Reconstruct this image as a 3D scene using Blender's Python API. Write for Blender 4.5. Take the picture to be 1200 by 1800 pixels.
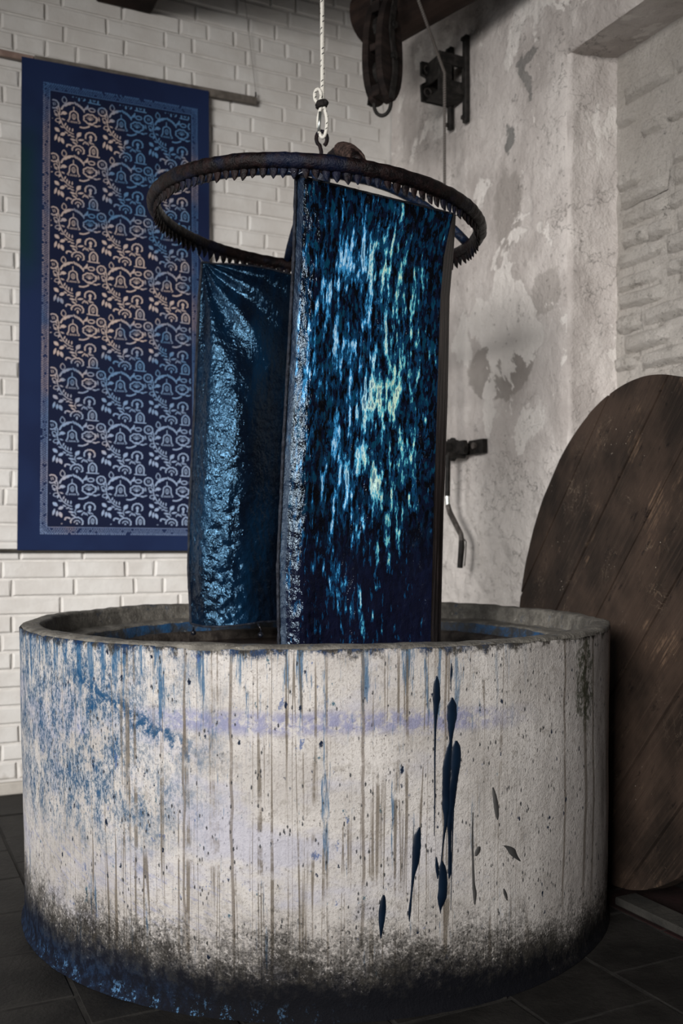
import bpy, math, random
import numpy as np
from mathutils import Vector, Matrix, noise as mnoise

random.seed(7)
PI = math.pi
for o in list(bpy.data.objects):
    bpy.data.objects.remove(o)
scene = bpy.context.scene
COL = scene.collection

# ------------------------------------------------------------------ camera
H = 1.05            # camera height above the floor
F = 1720.0          # focal length in pixels of the 1200 x 1800 frame
Y0 = 955.0          # horizon row
cam_d = bpy.data.cameras.new('camera')
cam = bpy.data.objects.new('camera', cam_d)
COL.objects.link(cam)
cam.location = (0, 0, H)
cam.rotation_euler = (PI / 2, 0, 0)
cam_d.sensor_fit = 'VERTICAL'
cam_d.sensor_height = 36
cam_d.lens = F * 36 / 1800
cam_d.shift_y = (Y0 - 900) / 1800
cam_d.clip_start = 0.05
cam_d.dof.use_dof = True
cam_d.dof.focus_distance = 2.45
cam_d.dof.aperture_fstop = 3.2
scene.camera = cam

# ------------------------------------------------------------------ light
world = bpy.data.worlds.new('world')
scene.world = world
world.use_nodes = True
wb = world.node_tree.nodes['Background']
wb.inputs[0].default_value = (0.86, 0.93, 1.0, 1)
wb.inputs[1].default_value = 0.045


def area(name, loc, target, sx, sy, power, col, spread=180):
    d = bpy.data.lights.new(name, 'AREA')
    d.shape = 'RECTANGLE'
    d.size, d.size_y = sx, sy
    d.energy = power
    d.color = col
    d.spread = math.radians(spread)
    o = bpy.data.objects.new(name, d)
    COL.objects.link(o)
    o.location = loc
    o.rotation_euler = (Vector(target) - Vector(loc)).to_track_quat('-Z', 'Y').to_euler()
    return o


area('window_daylight', (-2.45, -3.0, 2.4), (-0.05, 3.8, 0.70), 2.6, 1.5, 84, (1.0, 0.965, 0.935), 56)
area('added_side_fill', (-3.0, 1.5, 1.6), (-0.5, 3.6, 0.8), 0.9, 1.3, 8, (0.97, 0.98, 1.0), 110)  # unseen lamp, added to brighten the left part of the brick wall

vs = scene.view_settings
vs.view_transform = 'Standard'
vs.look = 'None'
vs.gamma = 1.0
vs.exposure = 0.0
vs.use_curve_mapping = False


# ------------------------------------------------------------------ geometry helpers
def at(px, py, Y):
    return Vector(((px - 600) / F * Y, Y, H + (Y0 - py) / F * Y))


def lerp(a, b, t):
    return a + (b - a) * t


def interp(x, xs, ys):
    return float(np.interp(x, xs, ys))


def nz(x, y=0.0, z=0.0):
    return mnoise.noise(Vector((x, y, z)))


class MB:
    def __init__(self):
        self.v, self.f, self.uv = [], [], []

    def add(self, vs_, fs, uvs=None):
        b = len(self.v)
        self.v += [tuple(p) for p in vs_]
        self.f += [tuple(i + b for i in q) for q in fs]
        if uvs is not None:
            self.uv += list(uvs)
        return self

    def grid(self, fn, nu, nv, closed_u=False, uvfn=None):
        vs_, uvs, fs = [], [], []
        for j in range(nv + 1):
            for i in range(nu + 1):
                vs_.append(fn(i / nu, j / nv))
                if uvfn:
                    uvs.append(uvfn(i / nu, j / nv))
        w = nu + 1
        for j in range(nv):
            for i in range(nu):
                a = j * w + i
                fs.append((a, a + 1, a + w + 1, a + w))
        return self.add(vs_, fs, uvs if uvfn else None)

    def box(self, c, x, y, z, bev=0.0):
        """c centre, x/y/z half-axis vectors; chamfered when bev is set"""
        c, x, y, z = Vector(c), Vector(x), Vector(y), Vector(z)
        if bev <= 0:
            P = [c + x * a + y * b + z * d for d in (-1, 1) for b in (-1, 1) for a in (-1, 1)]
            return self.add(P, [(0, 2, 3, 1), (4, 5, 7, 6), (0, 1, 5, 4), (2, 6, 7, 3), (0, 4, 6, 2), (1, 3, 7, 5)])
        kx, ky, kz = 1 - bev / x.length, 1 - bev / y.length, 1 - bev / z.length
        P = []
        idx = {}
        for d in (-1, 1):
            for b in (-1, 1):
                for a in (-1, 1):
                    idx[(a, b, d)] = len(P)
                    P.append(c + x * a + y * b * ky + z * d * kz)
                    P.append(c + x * a * kx + y * b + z * d * kz)
                    P.append(c + x * a * kx + y * b * ky + z * d)
        I = lambda a, b, d, k: idx[(a, b, d)] + k
        fs = []
        for s in (-1, 1):
            q = [I(s, -1, -1, 0), I(s, 1, -1, 0), I(s, 1, 1, 0), I(s, -1, 1, 0)]
            fs.append(q if s > 0 else q[::-1])
            q = [I(-1, s, -1, 1), I(-1, s, 1, 1), I(1, s, 1, 1), I(1, s, -1, 1)]
            fs.append(q if s > 0 else q[::-1])
            q = [I(-1, -1, s, 2), I(1, -1, s, 2), I(1, 1, s, 2), I(-1, 1, s, 2)]
            fs.append(q if s > 0 else q[::-1])
        for s in (-1, 1):
            for t in (-1, 1):
                fs.append((I(s, t, -1, 0), I(s, t, 1, 0), I(s, t, 1, 1), I(s, t, -1, 1)))
                fs.append((I(s, -1, t, 0), I(s, 1, t, 0), I(s, 1, t, 2), I(s, -1, t, 2)))
                fs.append((I(-1, s, t, 1), I(1, s, t, 1), I(1, s, t, 2), I(-1, s, t, 2)))
                for r in (-1, 1):
                    fs.append((I(s, t, r, 0), I(s, t, r, 1), I(s, t, r, 2)))
        return self.add(P, fs)

    def tube(self, pts, r, n=10, cap=True, closed=False, uv=False):
        pts = [Vector(p) for p in pts]
        m = len(pts)
        rr = r if isinstance(r, (list, tuple)) else [r] * m
        up = None
        vs_, uvs = [], []
        L = 0
        for i, p in enumerate(pts):
            if closed:
                t = (pts[(i + 1) % m] - pts[i - 1]).normalized()
            else:
                t = (pts[min(i + 1, m - 1)] - pts[max(i - 1, 0)]).normalized()
            if up is None:
                up = Vector((0, 0, 1)) if abs(t.z) < .9 else Vector((1, 0, 0))
            s = t.cross(up).normalized()
            up = s.cross(t).normalized()
            if i:
                L += (p - pts[i - 1]).length
            for k in range(n + (1 if uv else 0)):
                a = 2 * PI * k / n
                vs_.append(p + (s * math.cos(a) + up * math.sin(a)) * rr[i])
                uvs.append((k / n, L))
        w = n + (1 if uv else 0)
        fs = []
        for i in range(m if closed else m - 1):
            for k in range(n):
                a = i * w + k
                b = i * w + (k + 1) % w
                c = ((i + 1) % m) * w + (k + 1) % w
                d = ((i + 1) % m) * w + k
                fs.append((a, b, c, d))
        if cap and not closed:
            fs.append(tuple(range(n))[::-1])
            fs.append(tuple((m - 1) * w + k for k in range(n)))
        return self.add(vs_, fs, uvs if uv else None)

    def prism(self, outline, o, ax, ay, az, t, bev=0.0):
        """outline of 2D points in frame (ax, ay), extruded by t along az"""
        o, ax, ay, az = Vector(o), Vector(ax), Vector(ay), Vector(az)
        n = len(outline)
        cx = sum(p[0] for p in outline) / n
        cy = sum(p[1] for p in outline) / n
        rings = [(0, 1)] if bev <= 0 else [(bev, 0)]
        loops = []
        if bev > 0:
            hs = [(0, bev), (bev, 0), (t - bev, 0), (t, bev)]
        else:
            hs = [(0, 0), (t, 0)]
        for h, inset in hs:
            L = []
            for x, y in outline:
                d = math.hypot(x - cx, y - cy) or 1
                k = max(0, 1 - inset / d)
                L.append(o + ax * (cx + (x - cx) * k) + ay * (cy + (y - cy) * k) + az * h)
            loops.append(L)
        vs_ = [p for L in loops for p in L]
        fs = []
        for j in range(len(loops) - 1):
            for i in range(n):
                a, b = j * n + i, j * n + (i + 1) % n
                fs.append((a, b, b + n, a + n))
        fs.append(tuple(range(n))[::-1])
        fs.append(tuple((len(loops) - 1) * n + i for i in range(n)))
        return self.add(vs_, fs)

    def sphere(self, c, r, nu=14, nv=9, sx=1, sy=1, sz=1):
        c = Vector(c)
        return self.grid(lambda u, v: c + Vector((math.cos(u * 2 * PI) * math.sin(v * PI) * r * sx,
                                                  math.sin(u * 2 * PI) * math.sin(v * PI) * r * sy,
                                                  -math.cos(v * PI) * r * sz)), nu, nv)

    def mesh(self, name, m, smooth=False, origin=(0, 0, 0)):
        me = bpy.data.meshes.new(name)
        ox, oy, oz = origin
        me.from_pydata([(x - ox, y - oy, z - oz) for x, y, z in self.v], [], self.f)
        if self.uv and len(self.uv) == len(self.v):
            ul = me.uv_layers.new(name='UVMap')
            li = np.empty(len(me.loops), dtype=np.int32)
            me.loops.foreach_get('vertex_index', li)
            arr = np.array(self.uv, dtype=np.float32)[li]
            ul.data.foreach_set('uv', arr.ravel())
        if smooth:
            me.polygons.foreach_set('use_smooth', [True] * len(me.polygons))
        me.materials.append(m)
        me.update()
        return me

    def build(self, name, m, parent=None, smooth=False, origin=None):
        if origin is None:
            origin = WPOS.get(parent.name, (0, 0, 0)) if parent else (0, 0, 0)
            loc = (0, 0, 0) if parent else (0, 0, 0)
            me = self.mesh(name, m, smooth, origin)
            o = bpy.data.objects.new(name, me)
            o.location = loc
        else:
            me = self.mesh(name, m, smooth, origin)
            o = bpy.data.objects.new(name, me)
            o.location = origin if parent is None else Vector(origin) - Vector(WPOS.get(parent.name, (0, 0, 0)))
        COL.objects.link(o)
        if parent:
            o.parent = parent
        WPOS[o.name] = tuple(origin)
        return o


WPOS = {}


def fixnormals(o):
    import bmesh
    bm = bmesh.new()
    bm.from_mesh(o.data)
    bmesh.ops.recalc_face_normals(bm, faces=bm.faces)
    bm.to_mesh(o.data)
    bm.free()
    return o


def thing(name, label, cat, loc, group=None):
    o = bpy.data.objects.new(name, None)
    o.empty_display_size = .05
    COL.objects.link(o)
    o.location = loc
    o['label'] = label
    o['category'] = cat
    if group:
        o['group'] = group
    WPOS[o.name] = tuple(loc)
    return o


def tag(o, label, cat, group=None):
    o['label'] = label
    o['category'] = cat
    if group:
        o['group'] = group
    return o


def struct(o, label=None):
    o['kind'] = 'structure'
    if label:
        o['label'] = label
    return o


# ------------------------------------------------------------------ node helpers
class V:
    def __init__(self, g, s):
        self.g, self.s = g, s

    def _m(self, op, b=None, c=None):
        return self.g.math(op, self, b, c)

    def __add__(self, b): return self._m('ADD', b)
    __radd__ = __add__
    def __mul__(self, b): return self._m('MULTIPLY', b)
    __rmul__ = __mul__
    def __sub__(self, b): return self._m('SUBTRACT', b)
    def __rsub__(self, b): return self.g.math('SUBTRACT', b, self)
    def __truediv__(self, b): return self._m('DIVIDE', b)
    def abs(self): return self._m('ABSOLUTE')
    def frac(self): return self._m('FRACT')
    def max(self, b): return self._m('MAXIMUM', b)
    def min(self, b): return self._m('MINIMUM', b)
    def pow(self, b): return self._m('POWER', b)


class G:
    def __init__(self, name):
        self.mat = bpy.data.materials.new(name)
        self.mat.use_nodes = True
        self.nt = self.mat.node_tree
        self.bs = self.nt.nodes['Principled BSDF']
        self._pos = self._uv = None

    def n(self, t):
        return self.nt.nodes.new(t)

    def set(self, sock, val):
        if isinstance(val, V):
            self.nt.links.new(val.s, sock)
        elif isinstance(val, (tuple, list)):
            if sock.type == 'RGBA' and len(val) == 3:
                val = (*val, 1)
            sock.default_value = val
        else:
            sock.default_value = val

    def math(self, op, a, b=None, c=None):
        m = self.n('ShaderNodeMath')
        m.operation = op
        for i, x in enumerate((a, b, c)):
            if x is not None:
                self.set(m.inputs[i], x)
        return V(self, m.outputs[0])

    def pos(self):
        if not self._pos:
            self._pos = V(self, self.n('ShaderNodeNewGeometry').outputs['Position'])
        return self._pos

    def obj(self):
        return V(self, self.n('ShaderNodeTexCoord').outputs['Object'])

    def uv(self):
        if not self._uv:
            self._uv = V(self, self.n('ShaderNodeTexCoord').outputs['UV'])
        return self._uv

    def sep(self, v):
        m = self.n('ShaderNodeSeparateXYZ')
        self.set(m.inputs[0], v)
        return [V(self, o) for o in m.outputs]

    def comb(self, x=0., y=0., z=0.):
        m = self.n('ShaderNodeCombineXYZ')
        for i, a in enumerate((x, y, z)):
            self.set(m.inputs[i], a)
        return V(self, m.outputs[0])

    def noise(self, vec, scale=1., detail=3., rough=.55, dist=0.):
        m = self.n('ShaderNodeTexNoise')
        self.set(m.inputs['Vector'], vec)
        self.set(m.inputs['Scale'], scale)
        self.set(m.inputs['Detail'], detail)
        self.set(m.inputs['Roughness'], rough)
        self.set(m.inputs['Distortion'], dist)
        return V(self, m.outputs[0])

    def voro(self, vec, scale=1., feature='F1', out=0):
        m = self.n('ShaderNodeTexVoronoi')
        m.feature = feature
        self.set(m.inputs['Vector'], vec)
        self.set(m.inputs['Scale'], scale)
        return V(self, m.outputs[out])

    def ss(self, x, a, b, lo=0., hi=1.):
        m = self.n('ShaderNodeMapRange')
        m.interpolation_type = 'SMOOTHSTEP'
        self.set(m.inputs[0], x)
        if a > b:
            a, b, lo, hi = b, a, hi, lo
        for i, q in enumerate((a, b, lo, hi)):
            m.inputs[i + 1].default_value = q
        return V(self, m.outputs[0])

    def mix(self, f, a, b):
        m = self.n('ShaderNodeMix')
        m.data_type = 'RGBA'
        self.set(m.inputs[0], f)
        self.set(m.inputs[6], a)
        self.set(m.inputs[7], b)
        return V(self, m.outputs[2])

    def grade(self, c, gamma, gain):
        m = self.n('ShaderNodeGamma')
        self.set(m.inputs[0], c)
        m.inputs[1].default_value = gamma
        k = self.n('ShaderNodeVectorMath')
        k.operation = 'SCALE'
        self.nt.links.new(m.outputs[0], k.inputs[0])
        k.inputs['Scale'].default_value = gain
        return V(self, k.outputs[0])

    def blob(self, x, y, cx, cy, rx, ry, soft=.4):
        d = ((x - cx) / rx).pow(2.) + ((y - cy) / ry).pow(2.)
        return self.ss(d, 1 + soft, 1 - soft)

    def bump(self, h, strength=.3, dist=.01, prev=None):
        m = self.n('ShaderNodeBump')
        self.set(m.inputs['Height'], h)
        m.inputs['Strength'].default_value = strength
        m.inputs['Distance'].default_value = dist
        if prev is not None:
            self.set(m.inputs['Normal'], prev)
        return V(self, m.outputs[0])

    def out(self, col=None, rough=None, normal=None, **kw):
        for k, v in (('Base Color', col), ('Roughness', rough), ('Normal', normal)):
            if v is not None:
                self.set(self.bs.inputs[k], v)
        for k, v in kw.items():
            self.set(self.bs.inputs[k.replace('_', ' ')], v)
        return self.mat


# ------------------------------------------------------------------ materials
M = {}


def mat_painted_brick():
    g = G('white_painted_brick')
    p = g.pos()
    a = g.noise(p, 6, 4)
    b = g.noise(p, 45, 4, .6)
    c = g.mix(g.ss(a, .35, .7), (.60, .575, .54), (.68, .665, .635))
    c = g.mix(g.ss(b, .62, .78) * .35, c, (.45, .42, .38))
    z = g.sep(p)[2]
    d = g.ss(z + g.noise(p, 9, 4) * .25, .32, .12)          # scuffed foot of the wall
    c = g.mix(d * g.ss(g.noise(p, 30, 4), .42, .62) * .6, c, (.30, .27, .23))
    n = g.bump(g.noise(p, 70, 5, .65), .35, .004)
    n = g.bump(g.noise(p, 14, 3), .3, .01, n)
    return g.out(c, .62, n)


def mat_plaster(name, niche=False):
    g = G(name)
    p = g.pos()
    s, z = g.sep(g.uv())[:2]
    if niche:
        z = g.sep(p)[2]
    wn = g.noise(p, 5, 5, .6)
    w1 = g.noise(g.comb(s + 7.3, z, 0.), 9, 6, .65) - .5
    w2 = g.noise(g.comb(s, z + 3.1, 0.), 9, 6, .65) - .5
    sw, zw = s + w1 * .16, z + w2 * .16
    fine = g.noise(p, 55, 6, .7)
    if niche:
        c = g.mix(g.ss(wn, .35, .65), (.66, .615, .56), (.76, .715, .66))
        lowz = g.ss(z, 2.7, 2.0)
        c = g.mix(g.ss(g.noise(p, 17, 7, .75), .53, .66) * .7 * lowz, c, (.30, .27, .235))
        c = g.mix(g.ss(g.noise(p, 27, 7, .78), .60, .66) * .8 * g.ss(g.noise(p, 5, 3), .44, .58), c, (.09, .078, .068))
        n = g.bump(g.noise(p, 26, 7, .75), .9, .05)
        n = g.bump(fine, .6, .012, n)
        return g.out(c, .9, n)
    base = g.mix(g.ss(wn, .35, .68), (.58, .535, .505), (.70, .655, .62))
    cloud = g.noise(g.comb(s * 1.0, z * .55, 0.), 3.4, 6, .62)
    base = g.mix(g.ss(cloud, .48, .62) * .75, base, (.44, .40, .375))
    flake = g.ss(g.noise(g.comb(s, z * .8, 2.), 2.7, 7, .62, .4), .56, .575)
    for cx, cy, rx, ry in ((.93, 1.96, .16, .10), (1.13, 1.88, .085, .11), (.86, 1.62, .05, .12)):
        flake = flake.max(g.blob(sw, zw, cx, cy, rx, ry, .06))
    grey = g.blob(sw, zw, .93, 1.78, .23, .13, .1) * .75
    grey = grey.max(g.blob(sw, zw, 1.0, 2.42, .10, .15, .3) * .6)
    grey = grey.max(g.blob(sw, zw, 1.25, 2.02, .10, .08, .2) * .5)
    low = g.ss(z + w1 * .5, 1.55, 1.1)
    base = g.mix(grey, base, (.31, .28, .255))
    c = g.mix(flake.max(low * .75), base, (.78, .74, .70))
    hole = g.blob(sw, zw, 1.0, 2.70, .03, .06, .3).max(g.blob(s + w1 * .4, z + w2 * .4, 1.12, 2.93, .05, .07, .2) * .8)
    c = g.mix(hole * .75, c, (.10, .105, .10))
    pit = g.ss(g.noise(p, 34, 6, .78), .60, .66) * g.ss(g.noise(p, 3.3, 3), .42, .60)
    c = g.mix(pit * .5, c, (.16, .145, .13))
    drip = g.noise(g.comb(s * 26, z * 1.5, 0.), 1., 4, .6)
    c = g.mix(g.ss(drip, .58, .72) * g.ss(z, 1.5, 2.4) * .3, c, (.27, .25, .235))
    crack = (g.noise(g.comb(s, z, 5.), 3.0, 5, .6) - .5).abs()
    c = g.mix(g.ss(crack, .006, .001) * .5 * g.ss(g.noise(p, 2.3, 1), .5, .6), c, (.12, .11, .10))
    hgt = flake * .35 + grey * -.25 + hole * -.8
    n = g.bump(hgt, .5, .008)
    lump = g.voro(g.comb(sw * 1., zw * 1.35, 0.), 13, 'SMOOTH_F1') * (low * .8 + .2)
    n = g.bump(lump, .7, .035, n)
    n = g.bump(fine, .55, .010, n)
    n = g.bump(g.noise(p, 16, 6, .7), .55, .035, n)
    n = g.bump(pit * -1., .6, .008, n)
    return g.out(c, .9, n)


def mat_simple(name, ca, cb, scale=20, rough=.6, bump=.2, bscale=80, bd=.004, **kw):
    g = G(name)
    p = g.pos()
    c = g.mix(g.ss(g.noise(p, scale, 4), .35, .68), ca, cb)
    n = g.bump(g.noise(p, bscale, 5, .65), bump, bd)
    kw.setdefault('Specular_IOR_Level', .22)
    return g.out(c, rough, n, **kw)


def mat_dark_wood(name='dark_timber', a=(.012, .008, .007), b=(.035, .022, .017)):
    g = G(name)
    x, y, z = g.sep(g.pos())
    w = g.noise(g.comb(x * 5, y * 5, z * 30), 1, 5, .6)
    c = g.mix(g.ss(w, .35, .7), a, b)
    return g.out(c, .8, g.bump(w, .4, .008), Specular_IOR_Level=.15)


def mat_lid():
    g = G('weathered_lid_wood')
    u, v = g.sep(g.uv())[:2]        # u across the planks, v along them
    p = g.pos()
    grain = g.noise(g.comb(u * 90, v * 3.5, 0.), 1, 5, .65, .3)
    grain2 = g.noise(g.comb(u * 240, v * 12, 0.), 1, 4, .6)
    big = g.noise(p, 3.2, 4, .6)
    board = g.noise(g.comb((u / .25).frac() * 0. + (u * 4).abs()._m('FLOOR') * 3.7, 0., 0.), 1., 0.)
    c = g.mix(g.ss(big, .33, .68), (.019, .0145, .012), (.058, .041, .032))
    c = g.mix(g.ss(grain, .45, .72) * .3, c, (.088, .064, .050))
    c = g.mix(g.ss(grain2, .55, .75) * .35, c, (.016, .012, .010))
    blot = g.noise(g.comb(u * 22, v * 9, 0.), 1, 6, .75)
    c = g.mix(g.ss(blot, .58, .66) * .7, c, (.008, .006, .006))
    worn = g.ss(g.noise(p, 5, 5, .7), .56, .70) * g.ss(grain, .45, .6)
    c = g.mix(worn * .55, c, (.21, .145, .10))
    # pale scuffs and chalky splashes
    scr = (g.noise(g.comb(u * 1., v * 1., 3.), 9, 4, .7, 1.5) - .5).abs()
    c = g.mix(g.ss(scr, .006, .001) * g.ss(g.noise(p, 4, 3), .52, .66) * .5, c, (.32, .26, .20))
    dots = g.ss(g.voro(p, 55), .13, .07) * g.ss(g.noise(p, 6, 4), .60, .68)
    c = g.mix(dots * .8, c, (.45, .40, .34))
    n = g.bump(grain, .55, .004)
    n = g.bump(blot, .3, .006, n)
    return g.out(g.grade(c, 1.15, 1.35), .7, n, Specular_IOR_Level=.14)


def mat_vat():
    g = G('stained_vat_lime')
    u, v = g.sep(g.uv())[:2]        # u arc length from the front, v height
    p = g.pos()
    fine = g.noise(p, 190, 4, .75)
    med = g.noise(p, 42, 5, .72)
    big = g.noise(p, 4.2, 4, .6)
    c = g.mix(g.ss(big, .32, .68), (.36, .345, .33), (.455, .44, .425))
    c = g.mix(g.ss(fine, .53, .66) * .5, c, (.22, .20, .185))
    brush = g.noise(g.comb(u * 230, v * 9, 3.), 1, 3, .6)
    c = g.mix(g.ss(brush, .52, .66) * .35 * g.ss(u, .3, -.4), c, (.21, .21, .225))
    c = g.mix(g.ss(g.noise(p, 95, 5, .8), .575, .64) * g.ss(big, .40, .60) * .55, c, (.13, .12, .105))
    c = g.mix(g.ss(med, .53, .66) * .45, c, (.25, .235, .215))
    c = g.mix(g.ss(u, .45, 1.0) * .35, c, (.31, .285, .28))  # shading of the right flank painted in as a darker grey
    # soft violet tint and the tide line
    c = g.mix(g.ss(g.noise(g.comb(u * 2.6, v * 4.2, 1.), 1, 5, .65), .5, .64) * .55 * g.ss(u, .55, -.1), c, (.335, .34, .405))
    tide = g.ss((v - .655 + (g.noise(g.comb(u * 3, 0., 0.), 1, 2) - .5) * .05).abs(), .036, .010) * g.ss(u, -.55, -.25) * g.ss(u, .62, .3)
    c = g.mix(tide * g.ss(med, .36, .56) * .7, c, (.20, .21, .32))
    # indigo speckle on the left flank
    sp = g.noise(g.comb(u * 150, v * 70, 0.), 1, 5, .8)
    sp2 = g.noise(g.comb(u * 26, v * 11, 4.), 1, 6, .75)
    zone = g.ss(u + (big - .5) * .6, -.10, -.60) * g.ss(u, -1.30, -1.05) * g.ss(v + (med - .5) * .3, .28, .46)
    c = g.mix(zone * .35 * g.ss(sp2, .40, .56), c, (.10, .17, .27))
    c = g.mix(g.ss(sp + (sp2 - .5) * .6, .49, .56) * zone * .85, c, (.040, .088, .140))
    c = g.mix(g.ss(sp2 * .7 + sp * .3, .555, .60) * zone * .8, c, (.030, .092, .175))
    c = g.mix(g.ss(sp, .60, .66) * zone * .6, c, (.50, .50, .49))
    edge = g.ss(u, -.98, -1.2)
    c = g.mix(edge * g.ss(sp, .44, .58) * .75, c, (.19, .16, .16))
    # scoured violet-blue band low on the left
    sc = g.noise(g.comb(u * 14 + v * 20, v * 60 + u * 22, 8.), 1, 5, .7)
    lowb = g.ss((v - .24 + u * .06 + (med - .5) * .12).abs(), .10, .03) * g.ss(u, .0, -.4)
    c = g.mix(g.ss(sc, .50, .62) * lowb * .45 * g.ss(med, .40, .56), c, (.17, .20, .34))
    # blue runs everywhere on the front
    run = g.noise(g.comb(u * 40, v * 3.0, 7.), 1, 5, .72, .15)
    top = g.ss(v + (sp2 - .5) * .25, .50, .80)
    fr = g.ss(u, .62, .2)
    c = g.mix(g.ss(run + top * .09, .605, .68) * fr * .75, c, (.030, .105, .19))
    c = g.mix(g.ss(g.noise(g.comb(u * 21, v * 12, 2.), 1, 6, .75), .62, .67) * fr * .75, c, (.075, .12, .24))
    c = g.mix(g.ss(g.noise(g.comb(u * 30, v * 16, 31.), 1, 6, .75), .635, .68) * fr * .8, c, (.02, .09, .13))
    # slanting smear on the upper left
    sl = ((v - .70) + (u + .52) * .46 + (sp2 - .5) * .16).abs()
    c = g.mix(g.ss(sl, .034, .006) * g.ss(u, -.68, -.58) * g.ss(u, -.20, -.32) * g.ss(med, .42, .54) * .9, c, (.016, .075, .15))
    # brown trickles
    br = g.noise(g.comb(u * 60, v * 1.0, 11.), 1, 3, .6, .05)
    brk = g.noise(g.comb(u * 7, v * 6, 3.), 1, 5, .7)
    trick = g.ss(br, .57, .645) * g.ss(brk, .38, .54) * g.ss(u, -.75, -.45) * .75
    c = g.mix(trick * g.ss(u, .55, .2), c, (.135, .115, .09))
    thin = (g.noise(g.comb(u * 24, v * .30, 17.), 1, 2, .5) - .5).abs()
    c = g.mix(g.ss(thin, .011, .004) * g.ss(brk, .40, .52) * g.ss(u, -.9, -.55) * g.ss(u, .75, .3) * .75, c, (.13, .112, .09))
    for cu, w in ((.80, .012), (.855, .009), (.69, .006), (.31, .004), (.12, .005), (-.17, .005), (-.28, .004)):
        wob = (g.noise(g.comb(v * 4, cu * 9, 0.), 1, 2) - .5) * .035
        c = g.mix(g.ss((u - cu + wob).abs(), w, w * .4) * g.ss(v, .08, .25) * g.ss(brk, .30, .46) * .7, c, (.15, .13, .11))
    gr = g.blob(u + (sp2 - .5) * .12, v, .80, .70, .05, .12, .5)
    c = g.mix(gr * g.ss(med, .40, .55) * .85, c, (.06, .065, .042))
    # spatter
    vd = g.voro(g.comb(u + (fine - .5) * .01, v * .45, 0.), 40) + (med - .5) * .7
    c = g.mix(g.ss(vd, .13, .06) * g.ss(g.noise(p, 13, 3), .47, .55), c, (.018, .03, .055))
    vd2 = g.voro(g.comb(u, v * .4, 5.), 100) + (fine - .5) * .5
    c = g.mix(g.ss(vd2, .24, .14) * g.ss(g.noise(p, 19, 3), .46, .56) * .9, c, (.05, .052, .056))
    # grime creeping down from the rim and up from the floor
    rimd = g.ss(v + (g.noise(g.comb(u * 22, v * 14, 0.), 1, 7, .8) - .5) * .14, .800, .822)
    c = g.mix(rimd * .92, c, g.mix(g.ss(sp2, .47, .55) * fr, (.040, .036, .030), (.010, .035, .085)))
    foot = v + (g.noise(p, 11, 6, .75) - .5) * .30 + (fine - .5) * .30 + g.ss(u, .1, .9) * .05
    gd = g.ss(foot, .27, .07)
    c = g.mix(gd * g.ss(g.noise(p, 85, 5, .8) + gd * .22, .50, .62) * .95, c, (.030, .028, .025))
    deep = g.ss(v + (med - .5) * .20 + (big - .5) * .12 + g.ss(u, .1, 1.) * .05, .130, .045)
    bl = g.ss(u + (sp2 - .5) * .7, -.15, -.6)
    navy = g.mix(bl, (.008, .009, .014), g.mix(g.ss(med, .42, .62), (.011, .015, .028), (.022, .042, .080)))
    c = g.mix(deep * .95, c, navy)
    eff = g.ss(fine * .5 + med * .5 + (sp2 - .5) * .5, .55, .62) * g.ss(v, .050, .012) * g.ss(u, -1.05, -.7) * g.ss(u, .2, -.35)
    c = g.mix(eff * .65, c, (.16, .30, .46))
    n = g.bump(fine, .5, .004)
    n = g.bump(med, .45, .009, n)
    n = g.bump(g.noise(g.comb(u * 200, v * 10, 0.), 1, 2), .12, .003, n)
    return g.out(g.grade(c, 1.35, 1.27), .78, n, Specular_IOR_Level=.10)


def mat_vat_rim():
    g = G('grimy_concrete')
    p = g.pos()
    a = g.noise(p, 16, 6, .7)
    b = g.noise(p, 70, 5, .7)
    c = g.mix(g.ss(a, .35, .68), (.060, .055, .047), (.155, .145, .125))
    c = g.mix(g.ss(g.noise(p, 25, 5, .7), .58, .68) * .7, c, (.022, .04, .07))
    c = g.mix(g.ss(b, .62, .70) * .7, c, (.38, .36, .32))
    return g.out(c, .8, g.bump(b, .7, .01, g.bump(a, .6, .02)))


def mat_vat_inner():
    g = G('dye_crusted_inner_wall')
    p = g.pos()
    x, y, z = g.sep(p)
    a = g.noise(p, 14, 6, .7)
    c = g.mix(g.ss(a, .4, .62), (.022, .024, .026), (.007, .055, .14))
    c = g.mix(g.ss(g.noise(p, 50, 5, .7), .60, .70) * .5, c, (.20, .24, .26))
    return g.out(c, .55, g.bump(a, .6, .02))


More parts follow.
